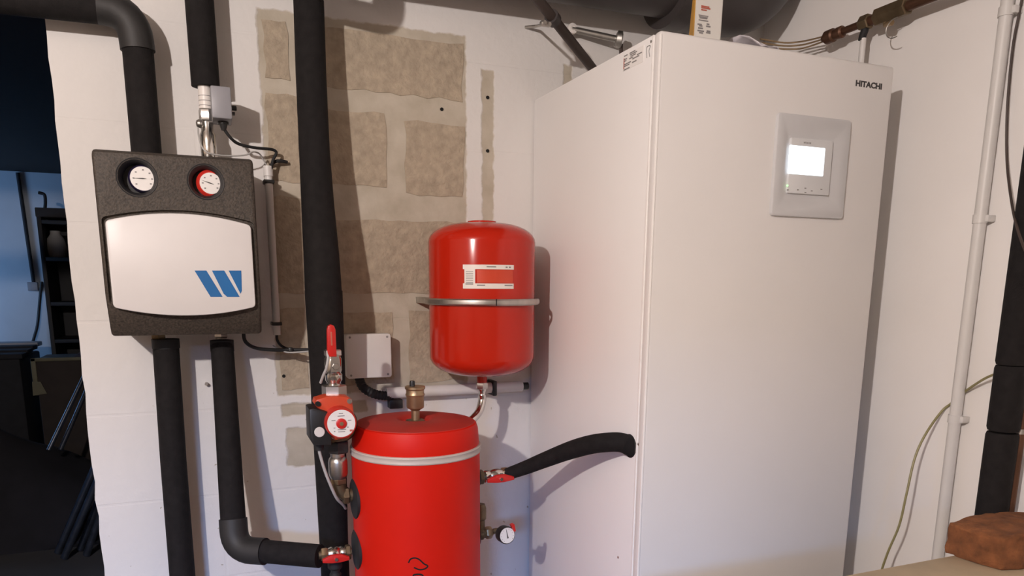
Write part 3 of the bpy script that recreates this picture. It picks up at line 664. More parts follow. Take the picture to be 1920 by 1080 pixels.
    bm = bm_new(); tube(bm, smooth_path(pts, 6), .0102, 16); obj('hose', bm, 'chrome', t2)
expansion_vessel()

# ------------------------------------------------------------------ red buffer tank
BX, BY, BR, BZT = None, -.28, None, None
def buffer_tank():
    global BX, BR, BZT
    a, b = P(660, 880, y=BY), P(894, 880, y=BY); BX = (a.x+b.x)/2; BR = (b-a).length/2*.985
    zr = Pcyl(778, 815, BX, BY, BR-.004).z; BZT = zr
    t = thing('buffer_tank', 'large red vinyl wrapped buffer tank standing on the floor in front of wall', 'tank', (BX, BY, 0))
    zb = Pcyl(778, 866, BX, BY, BR).z
    bm = bm_new(); lathe(bm, (BX, BY, 0), (0, 0, 1), [(BR-.02, .005), (BR-.004, .012), (BR, .03), (BR+.001, zb-.3), (BR, zb+.004)], 72); obj('jacket', bm, 'red_vinyl', t)
    bm = bm_new(); lathe(bm, (BX, BY, 0), (0, 0, 1), [(BR-.003, zb), (BR-.0015, zb+.012), (BR-.004, zr-.012), (BR-.008, zr-.001), (BR-.013, zr+.0015)], 72); sk = obj('lid_skirt', bm, 'red_vinyl', t)
    bm = bm_new(); lathe(bm, (BX, BY, 0), (0, 0, 1), [(BR-.010, zr-.004), (BR-.0125, zr+.002), (BR*.7, zr+.008), (.045, zr+.010), (.036, zr+.006), (.028, zr-.002), (0, zr-.004)], 72); obj('lid', bm, 'red_top', t)
    bm = bm_new(); lathe(bm, (BX, BY, zb), (0, 0, 1), [(BR-.002, -.0088), (BR+.0018, -.008), (BR+.0028, -.0055), (BR+.0014, -.002), (BR+.0014, .002), (BR+.0028, .0055), (BR+.0018, .008), (BR-.002, .0088)], 72); obj('closing_band', bm, 'band_grey', t)
    cp = lambda px, py: Pcyl(px, py, BX, BY, BR+.0006)
    bm = bm_new(); tube(bm, smooth_path([cp(766, 1055), cp(770, 1048), cp(778, 1046), cp(786, 1049), cp(795, 1057), cp(802, 1061), cp(797, 1066), cp(787, 1068), cp(776, 1064)], 5), .0017, 6); obj('pen_mark', bm, 'hole', t)
    bm = bm_new(); tube(bm, smooth_path([cp(774, 1090), cp(775, 1079), cp(780, 1077), cp(788, 1077), cp(793, 1080), cp(795, 1092)], 5), .0020, 6); obj('pen_mark', bm, 'hole', t)
    for px, py, s in ((667, 935, -1), (669, 1030, -1), (897, 893, 1), (898, 1003, 1)):
        p = P(px, py, y=BY); bm = bm_new(); lathe(bm, (BX+s*(BR-.006), BY, p.z), (s, 0, 0), [(.045, 0), (.045, .006), (.040, .0085), (.017, .010), (.012, .010)] if s < 0 else [(.03, 0), (.03, .004), (.024, .010), (.014, .012)], 32); obj('pipe_collar', bm, 'rubber', t)
    # automatic air vent
    z = lambda py: P(771, py, y=BY).z
    t2 = thing('air_vent', 'brass automatic air vent with black cap on top of the buffer tank', 'air vent', (BX, BY, zr-.004))
    o = zr-.004
    bm = bm_new(); hexnut(bm, (BX, BY, o), (BX, BY, o+.010), .023); obj('base_nut', bm, 'brass_dark', t2)
    bm = bm_new(); lathe(bm, (BX, BY, 0), (0, 0, 1), [(.0095, o+.010), (.0095, z(770)), (.012, z(768)), (.0185, z(765)), (.0195, z(762)), (.0195, z(745)), (.0215, z(740)), (.0200, z(737)), (.0200, z(731)), (.0225, z(729)), (.0225, z(725)), (.021, z(724)), (0, z(724))], 40); obj('float_chamber', bm, 'brass', t2)
    q = Vector((BX-.006, BY, z(724))); bm = bm_new(); lathe(bm, q, (0, 0, 1), [(.0060, -.002), (.0060, .008), (.005, .012), (0, .012)], 18); obj('vent_cap', bm, 'black_plastic', t2)
buffer_tank()

# ------------------------------------------------------------------ circulator pump column
PX_, PY_ = None, -.28
def pump_column():
    y = PY_; x = (P(623, 690, y=y).x+P(634, 870, y=y).x)/2
    z = lambda py: P(628, py, y=y).z
    # ball valve
    t = thing('ball_valve', 'steel ball valve with upright red lever above the circulator pump', 'valve', (x, y, z(745)))
    bm = bm_new(); hexnut(bm, (x, y, z(743)), (x, y, z(721)), .0262, .2); obj('union_nut', bm, 'steel', t)
    bm = bm_new(); lathe(bm, (x, y, 0), (0, 0, 1), [(.015, z(722)), (.015, z(716)), (.018, z(712)), (.018, z(702)), (.0155, z(699)), (.0175, z(694)), (.0175, z(672)), (.015, z(668)), (.015, z(660))], 28); obj('valve_body', bm, 'chrome', t)
    bm = bm_new(); hexnut(bm, (x, y, z(668)), (x, y, z(655)), .0185, .1); obj('end_hexagon', bm, 'steel', t)
    bm = bm_new(); cyl(bm, (x, y-.010, z(684)), (x, y-.034, z(684)), .0065); hexnut(bm, (x, y-.030, z(684)), (x, y-.037, z(684)), .0075); obj('stem_nut', bm, 'steel', t)
    lx = P(627, 640, y=y-.03).x-x
    bm = bm_new(); prism(bm, [(x-.010, y-.030, z(694)), (x+.010, y-.030, z(694)), (x+.009, y-.030, z(672)), (x+.007, y-.030, z(662)), (x-.008, y-.030, z(662)), (x-.009, y-.030, z(672))], (0, -.003, 0)); lv = obj('lever', bm, 'steel', t)
    gx0 = P(622, 664, y=y-.03).x; gx1 = P(620, 606, y=y-.03).x
    pr = [(gx0-.0095, z(666)), (gx0+.0095, z(666)), (gx1+.0090, z(616)), (gx1+.006, z(609)), (gx1, z(606.5)), (gx1-.006, z(609)), (gx1-.0085, z(616))]
    bm = bm_new(); prism(bm, [(a, y-.027, b) for a, b in pr], (0, -.009, 0), .003); gr = obj('lever_grip', bm, 'red_lever', lv)
    bm = bm_new(); q0, q1 = P(622, 648, y=y-.0365), P(621, 622, y=y-.0365); box(bm, (q0.x-.0016, y-.0366, q0.z), (q0.x+.0016, y-.0356, q1.z)); obj('grip_lettering', bm, 'print_red', lv)
    pts = [P(614, 658, y=y-.03), P(615, 672, y=y-.035), P(612, 690, y=y-.035), P(606, 704, y=y-.03), P(601, 718, y=y-.02)]
    bm = bm_new(); tube(bm, smooth_path(pts, 5), .0028, 8); o = obj('cable_tie', bm, 'cable_grey'); tag(o, 'pale strip hanging across the red lever ball valve', 'cable tie')
    # pump
    dc = P(640, 794, y=y-.085); yd = y-.085; rdisc = (P(668.5, 794, y=yd)-P(610, 794, y=yd)).length/2
    t = thing('circulator_pump', 'orange red circulator pump with round white nameplate and black terminal box', 'pump', (x, y, z(850)))
    bm = bm_new(); cyl(bm, (x, y, z(746)), (x, y, z(835)), .017); lathe(bm, (x+.006, y+.02, z(795)), (0, -1, 0), [(.02, 0), (.038, .008), (.040, .03), (.036, .036)], 36); obj('volute', bm, 'brass_dark', t)
    q = [P(a, b, y=y-.05) for a, b in ((590, 757), (592, 749), (602, 746), (612, 743), (640, 742), (652, 744), (660, 749), (662, 758), (664, 775), (668, 795), (655, 822), (628, 826), (612, 815), (606, 790), (604, 770), (596, 766))]
    bm = bm_new(); prism(bm, [Vector((p.x, y-.012, p.z)) for p in q], (0, -.040, 0), .006); hs = obj('motor_flange', bm, 'pump_red', t)
    for px, py in ((596, 757), (655, 752)):
        p = P(px, py, y=y-.052); bm = bm_new(); cyl(bm, p+Vector((0, .01, 0)), p-Vector((0, .004, 0)), .0052, seg=12); obj('flange_screw', bm, 'hole' if px < 600 else 'steel', hs)
    bm = bm_new(); lathe(bm, (dc.x, y-.02, dc.z), (0, -1, 0), [(rdisc*1.02, 0), (rdisc*1.02, .056), (rdisc, .063), (rdisc*.96, .065), (rdisc*.95, .064), (0, .064)], 48); mt = obj('motor_housing', bm, 'gauge_red', t)
    bm = bm_new(); lathe(bm, (dc.x, y-.083, dc.z), (0, -1, 0), [(rdisc*.90, 0), (rdisc*.90, .0022), (0, .0022)], 48); np = obj('nameplate', bm, 'dial', t)
    bm = bm_new(); lathe(bm, (dc.x, y-.084, dc.z), (0, -1, 0), [(rdisc*.34, 0), (rdisc*.34, .0035), (rdisc*.28, .0045), (0, .0045)], 32); cap = obj('bleed_screw', bm, 'red_lever', np)
    bm = bm_new(); cyl(bm, (dc.x, y-.0885, dc.z), (dc.x, y-.0900, dc.z), rdisc*.13, seg=12); obj('bleed_slot', bm, 'brass', np)
    bm = bm_new()
    for dx, dz, wd in ((0, .74, .3), (0, .55, .5), (-.55, .25, .28), (.6, .2, .24), (-.5, -.30, .12), (.45, -.30, .12), (.02, -.45, .62), (0, -.6, .5), (-.5, -.55, .1)):
        c = Vector((dc.x+dx*rdisc*.9, y-.0854, dc.z+dz*rdisc*.9)); box(bm, c-Vector((wd*rdisc*.45, .0002, .0008)), c+Vector((wd*rdisc*.45, .0002, .0008)))
    o = obj('nameplate_print', bm, 'print_grey', np); o['kind'] = 'stuff'
    c = dc+Vector((.62*rdisc, -.0006, -.50*rdisc)); bm = bm_new(); box(bm, (c.x-.003, y-.0856, c.z-.002), (c.x+.003, y-.0848, c.z+.002)); obj('nameplate_logo', bm, 'print_red', np)
    # terminal box
    a, b = P(577, 764, y=y-.05), P(616, 832, y=y-.05)
    bm = bm_new(); prism(bm, [(p.x, y-.005, p.z) for p in [P(578, 765, y=y-.05), P(586, 763, y=y-.05), P(618, 772, y=y-.05), P(620, 832, y=y-.05), P(586, 832, y=y-.05), P(580, 822, y=y-.05)]], (0, -.062, 0), .004); tb = obj('terminal_box', bm, 'black_plastic', t)
    c = P(599, 810, y=y-.067); bm = bm_new(); cyl(bm, c+Vector((0, .002, 0)), c-Vector((0, .0025, 0)), .0105, seg=28, bev=.0008); obj('speed_knob', bm, 'white_plastic', tb)
    c = P(598, 838, y=y-.035); bm = bm_new(); cyl(bm, c+Vector((0, 0, .012)), c-Vector((0, 0, .006)), .010, bev=.001); obj('cable_gland', bm, 'rubber', tb)
    bm = bm_new(); hexnut(bm, (x+.004, y, z(826)), (x+.004, y, z(849)), .0235, .2); obj('union_nut', bm, 'black_plastic', t)
    pts = [c, P(600, 852, y=y-.035), P(610, 885, y=y-.035), P(622, 915, y=y-.03), P(632, 935, y=y-.02), P(643, 946, y=y), P(648, 953, y=y+.02)]
    bm = bm_new(); tube(bm, smooth_path(pts, 6), .0033, 10); o = obj('power_cable', bm, 'cable_grey'); tag(o, 'grey power cable hanging from black terminal box of the pump', 'cable')
    # check valve and elbow into the tank
    xe = P(634, 880, y=y).x; ze = P(655, 927, y=y).z
    t = thing('check_valve', 'tarnished brass check valve and elbow under pump feeding buffer tank', 'valve', (xe, y, ze-.02))
    bm = bm_new(); lathe(bm, (xe, y, 0), (0, 0, 1), [(.015, z(848)), (.015, z(856)), (.019, z(860)), (.0205, z(866)), (.0205, z(888)), (.018, z(895)), (.0155, z(898)), (.0155, z(905))], 28); obj('valve_body', bm, 'steel', t)
    bm = bm_new(); hexnut(bm, (xe, y, z(896)), (xe, y, z(908)), .0185, .2); obj('hex_nut', bm, 'brass_dark', t)
    bm = bm_new(); tube(bm, fillet([(xe, y, z(906)), (xe+.004, y, ze), (BX-BR-.004, y, ze-.002)], [.02], 8), .0145, 20); obj('elbow', bm, 'brass_dark', t)
    bm = bm_new(); hexnut(bm, (BX-BR-.024, y, ze-.001), (BX-BR-.010, y, ze-.001), .0195); obj('union_nut', bm, 'brass_dark', t)
pump_column()

# ------------------------------------------------------------------ small valves on the tank
def tank_valve(name, label, p0, p1, levdir, zlev):
    a, b = Vector(p0), Vector(p1); d = (b-a).normalized(); L = (b-a).length
    t = thing(name, label, 'valve', a.lerp(b, .5)-Vector((0, 0, .025)))
    bm = bm_new(); lathe(bm, a, d, [(.011, 0), (.011, L*.15), (.0155, L*.2), (.0155, L*.32), (.0135, L*.36), (.0165, L*.45), (.0165, L*.62), (.0135, L*.7), (.0135, L*.74)], 26); obj('valve_body', bm, 'chrome', t)
    bm = bm_new(); hexnut(bm, a+d*L*.72, a+d*L*.92, .0165, .3); obj('union_nut', bm, 'brass', t)
    bm = bm_new(); cyl(bm, a+d*L*.9, b, .0095); obj('pipe_tail', bm, 'brass_dark', t)
    bm = bm_new(); hexnut(bm, a+d*L*.02, a+d*L*.17, .0175, .1); obj('end_hexagon', bm, 'brass_dark', t)
    c = a+d*L*.54+Vector((0, -.013, .003)); e = Vector((0, -1, -.12)).normalized()
    bm = bm_new(); cyl(bm, c, c+e*.018, .005); obj('stem', bm, 'steel', t)
    k = c+e*.018
    bm = bm_new(); u = d; v = Vector((0, 0, -1)); W = L*.40
    pts = [k-u*W+v*.006, k-u*W-v*.001, k-u*.010-v*.009, k+u*.010-v*.009, k+u*W-v*.001, k+u*W+v*.006, k+u*.009+v*.009, k-u*.009+v*.009]
    prism(bm, pts, e*.006, .0015); h = obj('butterfly_handle', bm, 'red_lever', t)
    bm = bm_new(); hexnut(bm, k+e*.005, k+e*.010, .0045); obj('handle_nut', bm, 'chrome', h)
    return t
p0 = Vector((BX+BR+.004, BY, P(905, 894, y=BY).z)); p1 = P(957, 888, y=BY)
tank_valve('butterfly_valve', 'small valve with red butterfly handle between buffer tank and black hose', p0, p1, 1, 0)
p0 = Vector((BX-BR-.010, BY, P(660, 1034, y=BY).z)); p1 = P(597, 1041, y=BY)
tank_valve('butterfly_valve', 'small valve with red butterfly handle between tank and taped elbow pipe', p0, p1, -1, 0)
def drain_and_gauge():
    # black drain cock under the lower valve
    c = P(628, 1052, y=BY); t = thing('drain_cock', 'black capped drain cock below the lower valve of buffer tank', 'drain valve', c-Vector((0, 0, .05)))
    bm = bm_new(); lathe(bm, c+Vector((0, 0, .004)), (0, 0, -1), [(.011, 0), (.016, .003), (.016, .018), (.010, .024), (.010, .030), (.013, .034), (.013, .052), (.010, .055)], 20); obj('body', bm, 'rubber', t)
    bm = bm_new(); lathe(bm, c+Vector((0, 0, .016)), (0, 0, -1), [(.009, 0), (.009, .014)], 18); obj('neck', bm, 'brass_dark', t)
    # gauge assembly right of tank
    y = BY; x0 = BX+BR+.003; zg = P(905, 1000, y=y).z
    t = thing('safety_group', 'brass safety group with small white pressure gauge on side of buffer tank', 'pressure gauge', (x0+.02, y, zg-.03))
    bm = bm_new(); lathe(bm, (x0, y, zg), (1, 0, 0), [(.014, 0), (.0155, .003), (.0155, .012), (.012, .014), (.012, .022)], 24); obj('tee', bm, 'brass_dark', t)
    bm = bm_new(); cyl(bm, (x0+.008, y, zg), (x0+.008, y, zg+.048), .0105); lathe(bm, (x0+.008, y, zg+.034), (0, 0, 1), [(.0105, 0), (.0135, .004), (.0135, .03), (.010, .04), (0, .042)], 22); obj('relief_valve', bm, 'brass_dark', t)
    bm = bm_new(); hexnut(bm, (x0+.020, y, zg), (x0+.036, y, zg), .0150, .2); obj('hex_nut', bm, 'brass', t)
    gc = P(951, 1004, y=y-.04); nrm = (Vector((.10, -1, .10))).normalized()
    bm = bm_new(); tube(bm, smooth_path([(x0+.034, y, zg), (x0+.05, y, zg+.002), gc-nrm*.034, gc-nrm*.022], 6), .007, 14); obj('gauge_stem', bm, 'brass_dark', t)
    bm = bm_new(); lathe(bm, gc-nrm*.026, nrm, [(.014, 0), (.0205, .004), (.0215, .024), (.0205, .027), (.0195, .026), (0, .0255)], 36); g = obj('gauge_case', bm, 'black_plastic', t)
    bm = bm_new(); lathe(bm, gc, nrm, [(.0190, -.002), (.0190, .001), (0, .001)], 36); obj('dial_face', bm, 'dial', g)
    up = Vector((-.18, 0, 1)); up = (up-nrm*up.dot(nrm)).normalized(); sd = up.cross(nrm)
    bm = bm_new(); prism(bm, [gc+nrm*.0012+up*.014+sd*.0004, gc+nrm*.0012+up*.014-sd*.0004, gc+nrm*.0012-sd*.0010, gc+nrm*.0012-sd*.0017-up*.007, gc+nrm*.0012+sd*.0017-up*.007, gc+nrm*.0012+sd*.0010], nrm*.0006); obj('needle', bm, 'print_dark', g)
    bm = bm_new()
    for k in range(11):
        an = rad(-45+27*k); dd = sd*math.cos(an)+up*math.sin(an); c = gc+nrm*.0012+dd*.0155; box(bm, c-Vector((.0006, .0004, .0006)), c+Vector((.0006, .0004, .0006)))
    o = obj('dial_marks', bm, 'print_grey', g); o['kind'] = 'stuff'
    q = P(963, 990, y=y-.045); bm = bm_new(); prism(bm, [q+Vector((-.006, 0, .007)), q+Vector((.002, 0, .009)), q+Vector((.006, 0, -.008)), q+Vector((.002, 0, -.010)), q+Vector((-.002, 0, -.002))], (0, .012, 0)); obj('red_pointer', bm, 'red_lever', t)
drain_and_gauge()

# ------------------------------------------------------------------ overhead duct and pipework
def overhead():
    y, r = -.125, .1
    t = thing('drain_duct', 'large dark grey drain pipe with elbow running along top of the wall', 'duct', (.8, y, 2.07))
    z0, z1 = 2.098, 2.113
    bm = bm_new(); tube(bm, [(.13, y, z0), (1.14, y, z1)], r-.004, 40); obj('straight_pipe', bm, 'duct', t)
    bm = bm_new(); cx, R = 1.305, .10
    pts = [Vector((1.128, y, z1)), Vector((1.2, y, z1))]
    for k in range(11): a = rad(90*k/10); pts.append(Vector((cx+R*math.sin(a), y, z1+R-R*math.cos(a))))
    pts.append(Vector((cx+R, y, 2.45)))
    tube(bm, pts, r+.018, 40); obj('elbow', bm, 'duct', t)
    bm = bm_new(); tube(bm, [(1.122, y, z1), (1.172, y, z1)], r+.022, 40); obj('socket_ring', bm, 'duct', t)
    bm = bm_new(); tube(bm, [(.14, y, z0), (.11, y, z0)], r+.002, 40); obj('end_cap', bm, 'duct', t)
    for px, py in ((1165, 11), (1415, 22)):
        c = P(px, py, y=y-r*.97); c.y = y-r*.985 if px < 1300 else y-r*.99
    # steel bracket with clamp on the diagonal pipe
    a, b = P(1000, -12, y=-.27), P(1122, 142, y=-.02); 
    t = thing('diagonal_pipe', 'thin dark brown pipe slanting down behind the white unit from the duct', 'pipe', b)
    bm = bm_new(); tube(bm, [a+(a-b)*.25, a, b, b+(b-a)*.2], .0115, 16); obj('tube', bm, 'pipe_brown', t)
    c = P(1032, 34, y=-.20); d = (b-a).normalized(); c = a+d*(c-a).dot(d)
    bm = bm_new(); tube(bm, [c-d*.010, c+d*.010], .0165, 20); obj('clamp_ring', bm, 'duct', t)
    q = P(1023, 45, y=c.y); bm = bm_new(); box(bm, q-Vector((.013, .006, .005)), q+Vector((.012, .006, .005)), .002); cyl(bm, q+Vector((-.006, -.004, 0)), q+Vector((-.006, -.010, 0)), .0045, seg=10); cyl(bm, q+Vector((.006, -.004, -.002)), q+Vector((.006, -.010, -.002)), .0045, seg=10); obj('clamp_ears', bm, 'galv', t)
    bm = bm_new(); tube(bm, [P(985, 51, y=-.001), P(1006, 49, y=-.03), q], .0035, 8); obj('clamp_rod', bm, 'galv', t)
    a, b = P(1072, 55, y=-.02), P(1160, 74, y=-.055); t = thing('pipe_stub', 'pale steel pipe stub with open flange on wall under the duct', 'pipe', b)
    bm = bm_new(); tube(bm, [a, b], .008, 14); obj('tube', bm, 'galv', t)
    bm = bm_new(); lathe(bm, b-(b-a).normalized()*.008, b-a+Vector((0, -.03, 0)), [(.012, 0), (.020, .004), (.020, .016), (.013, .018), (.008, .010), (0, .008)], 24); obj('flange', bm, 'galv', t)
    bm = bm_new(); lathe(bm, a, (0, -1, .1), [(.013, 0), (.013, .008), (.006, .009), (0, .006)], 18); obj('wall_plate', bm, 'label_white', t)
    bm = bm_new(); tube(bm, [b+Vector((.008, .0, -.01)), b+Vector((.014, .01, -.05))], .005, 10); obj('drop_pipe', bm, 'pipe_brown', t)
    # carton on top of the unit
    def carton():
        x0, x1 = P(1293, 60, y=-.53).x, P(1342, 60, y=-.53).x; z = UZ-.002
        t = thing('sealant_carton', 'white and orange printed carton standing on top of the heat pump', 'carton', ((x0+x1)/2, -.53, z))
        bm = bm_new(); lo = [(x0, -.545), (x1, -.545), (x1+.046, -.485), (x0+.036, -.475)]; hi = [(x0+.001, -.545), (x1+.003, -.545), (x1+.048, -.485), (x0+.051, -.475)]
        H = .17; A = [bm.verts.new((p[0], p[1], z)) for p in lo]; B = [bm.verts.new((p[0], p[1], z+H)) for p in hi]
        bm.faces.new(A[::-1]); bm.faces.new(B)
        for i in range(4): bm.faces.new((A[i], A[(i+1) % 4], B[(i+1) % 4], B[i]))
        bmesh.ops.recalc_face_normals(bm, faces=bm.faces[:]); c = obj('box_body', bm, 'pack_white', t)
        bm = bm_new(); A = [Vector((x0-.0004, -.5455, z+.0005)), Vector((x0+.0354, -.475, z+.0005)), Vector((x0+.0504, -.475, z+.168)), Vector((x0+.0006, -.5455, z+.168))]
        prism(bm, A, (-.0016, 0, 0)); obj('orange_side', bm, 'pack_orange', t)
        bm = bm_new(); yq = -.5454
        def bar(px, py, wpx, h, bmx): p = P(px, py, y=yq); q = P(px+wpx, py, y=yq); box(bmx, (p.x, yq-.0004, p.z-h), (q.x, yq+.0006, p.z+h))
        for py, wpx in ((28, 18), (31, 16), (37, 18), (33, 14)): bar(1310+(18-wpx)/2, py, wpx, .0009, bm)
        for k, (px, py, wpx) in enumerate(((1308, 45, 8), (1311, 48, 6), (1309, 52, 9), (1308, 57, 12), (1311, 61, 7), (1325, 45, 5), (1324, 49, 8), (1325, 58, 7), (1324, 61, 8))): bar(px, py, wpx, .0013, bm)
        o = obj('carton_print', bm, 'print_grey', t); o['kind'] = 'stuff'
        bm = bm_new()
        for py, wpx in ((11, 15), (14, 17), (18, 10)): bar(1315, py, wpx, .0011, bm)
        o = obj('carton_heading', bm, 'print_red', t); o['kind'] = 'stuff'
    carton()
    # crumpled film and thin tubes on the unit
    bm = bm_new(); random.seed(5); g = [[None]*6 for _ in range(14)]
    a, b = P(1384, 76, y=-.50), P(1470, 92, y=-.50)
    for i in range(14):
        for j in range(6):
            s = i/13; g[i][j] = bm.verts.new((a.x+(b.x-a.x)*s, -.565+j*.03, UZ+.001+max(0, .040*(1-s)**1.3*math.sin(math.pi*(j+.5)/6)+random.uniform(-.004, .006)*(1-s))))
    for i in range(13):
        for j in range(5): bm.faces.new((g[i][j], g[i+1][j], g[i+1][j+1], g[i][j+1]))
    fo = obj('plastic_film', bm, 'film'); m = fo.modifiers.new('s', 'SOLIDIFY'); m.thickness = .0012
    tag(fo, 'crumpled translucent plastic film lying on top of the heat pump', 'plastic film')
overhead()

# ------------------------------------------------------------------ right wall fittings
def right_wall():
    xw = XR; x = xw-.055
    s = lambda px, py, xx=x: P(px, py, x=xx)
    t = thing('copper_pipe', 'dark copper pipe with brass fittings running high along the right wall', 'pipe', s(1640, 32))
    zc = (s(1560, 67).z+s(1620, 43).z+s(1700, 12).z)/3
    def yy(px, py): return s(px, py).y
    y0, y1, y2, y3, y4 = yy(1543, 74), yy(1578, 60), yy(1622, 42), yy(1650, 30), yy(1700, 12)
    bm = bm_new(); tube(bm, [(x, y1, zc), (x, y2, zc)], .0085, 16); tube(bm, [(x, y2, zc), (x, -1.9, zc-.002)], .0115, 16); obj('tube', bm, 'copper', t)
    bm = bm_new(); lathe(bm, (x, y0, zc), (0, -1, 0), [(.0075, 0), (.010, .004), (.010, .010), (.016, .013), (.016, .034), (.012, .038), (.014, .05), (.014, .062), (.010, .066)], 22); obj('manifold_coupling', bm, 'copper', t)
    bm = bm_new(); hexnut(bm, (x, y2+.012, zc), (x, y2-.016, zc), .017); obj('tee', bm, 'brass_dark', t)
    bm = bm_new(); hexnut(bm, (x, y3+.01, zc+.001), (x, y4-.005, zc+.001), .0195, .2); obj('valve_body', bm, 'brass_dark', t)
    q = Vector((x, y2, zc)); bm = bm_new(); tube(bm, smooth_path([q, s(1622, 55), s(1618, 66), s(1616, 76)], 5), .0085, 14); obj('black_elbow', bm, 'rubber', t)
    qa = s(1619, 72); bm = bm_new(); tube(bm, [qa, (qa.x, qa.y+.006, 1.60)], .0068, 14); obj('white_drop_pipe', bm, 'white_plastic', t)
    q = s(1661, 46); bm = bm_new(); tube(bm, [(x, q.y+.004, zc-.004), q, q+Vector((-.004, -.02, -.002))], .0065, 12); obj('drain_tap', bm, 'brass', t)
    bm = bm_new(); q = s(1678, 52, x-.01); pts = [q+Vector((0, .024*math.cos(rad(a)), .021*math.sin(rad(a)))) for a in range(-110, 101, 15)]; tube(bm, pts, .0012, 6); obj('tap_ring', bm, 'galv', t)
    # three thin tubes running from the film to the coupling
    for k, (dz) in enumerate((.011, 0, -.011)):
        e = Vector((x, y0+.002, zc+dz*.55)); m1 = s(1505, 77.5+k*6.5); m2 = s(1470, 80+k*6, x-.03); m3 = P(1425, 73+k*7, x=x-.10)
        bm = bm_new(); tube(bm, smooth_path([m3, m2, m1, e], 6), .0021, 8); o = obj('capillary_tube', bm, 'brass'); tag(o, 'thin bent copper tube joining the coupling over the heat pump', 'tube', 'thin copper tubes above the heat pump')
    # white conduit
    xc = xw-.020
    a, b = s(1891.5, 0, xc), s(1764.5, 980, xc); ym = (a.y+b.y)/2
    t = thing('cable_conduit', 'long white vertical conduit clipped to the right hand wall', 'conduit', (xc, ym, .0))
    bm = bm_new(); tube(bm, [(xc, ym, 2.44), (xc, ym, 0.01)], .0122, 18); obj('tube', bm, 'white_plastic', t)
    for py, px in ((410, 1845), (785, 1790), (20, 1893)):
        q = s(px, py, xc); bm = bm_new(); tube(bm, [(xc, ym, q.z-.009), (xc, ym, q.z+.009)], .0145, 18); box(bm, (xc-.004, ym-.021, q.z-.007), (xw-.001, ym-.010, q.z+.007), .002); obj('clip', bm, 'white_plastic', t)
    # grey cable drooping at the edge
    pts = [s(1920, -20, xw-.01), s(1912, 20, xw-.01), s(1899, 90, xw-.012), s(1889, 200, xw-.015), s(1888, 300, xw-.02), s(1897, 380, xw-.07), s(1908, 430, xw-.125), s(1922, 470, xw-.145)]
    bm = bm_new(); tube(bm, smooth_path(pts, 6), .0026, 8); o = obj('cable', bm, 'pipe_brown'); tag(o, 'thin dark cable hanging beside the long white wall conduit', 'cable')
    # earth wire
    pts = [s(1885, 695, xw-.05), s(1850, 708, xw-.035), s(1815, 730, xw-.016), s(1797, 744, xw-.0042), s(1783, 757, xw-.0042), s(1765, 772, xw-.014), s(1735, 815, xw-.05), s(1715, 860, xw-.075), s(1700, 925, xw-.095), s(1686, 985, xw-.10), s(1665, 1035, xw-.10), s(1650, 1080, xw-.10), s(1640, 1130, xw-.10)]
    bm = bm_new(); tube(bm, smooth_path(pts, 6), .0027, 8); o = obj('earth_wire', bm, 'wire_green'); tag(o, 'yellow green earth wire curving down the right wall behind the conduit', 'wire')
    # insulated riser
    xi = 1.46
    c = lambda pl, pr, py: (P(pl, py, x=xi)+P(pr, py, x=xi))/2
    b = c(1838, 1884, 950); ymid = b.y
    t = thing('insulated_riser', 'black insulated riser in three sections by the right wall behind the brick', 'pipe', (xi, ymid, .05))
    za, zb2 = P(1872, 682, x=xi).z, P(1860, 805, x=xi).z
    for q0, q1 in ((1.93, za+.001), (za-.001, zb2+.002), (zb2-.002, .05)):
        bm = bm_new(); tube(bm, [(xi, ymid, q0), (xi, ymid, q0-.006), (xi, ymid, q1+.006), (xi, ymid, q1)], [.027, .029, .029, .027], 22); obj('insulation_sleeve', bm, 'foam', t)
    yc = P(1897, 900, x=xi+.03).y-.004
    t = thing('copper_riser', 'bare copper riser next to the black insulated riser on right wall', 'pipe', (xi+.03, yc, .05))
    bm = bm_new(); tube(bm, [(xi+.03, yc, 1.93), (xi+.03, yc, .05)], .009, 14); obj('tube', bm, 'copper', t)
    q = P(1902, 806, x=xi+.03); bm = bm_new(); tube(bm, [(xi+.03, yc, q.z-.005), (xi+.03, yc, q.z+.005)], .012, 16); box(bm, (xi+.03, yc-.01, q.z-.005), (xw-.001, yc+.002, q.z+.005), .001); obj('pipe_clip', bm, 'galv', t)
right_wall()

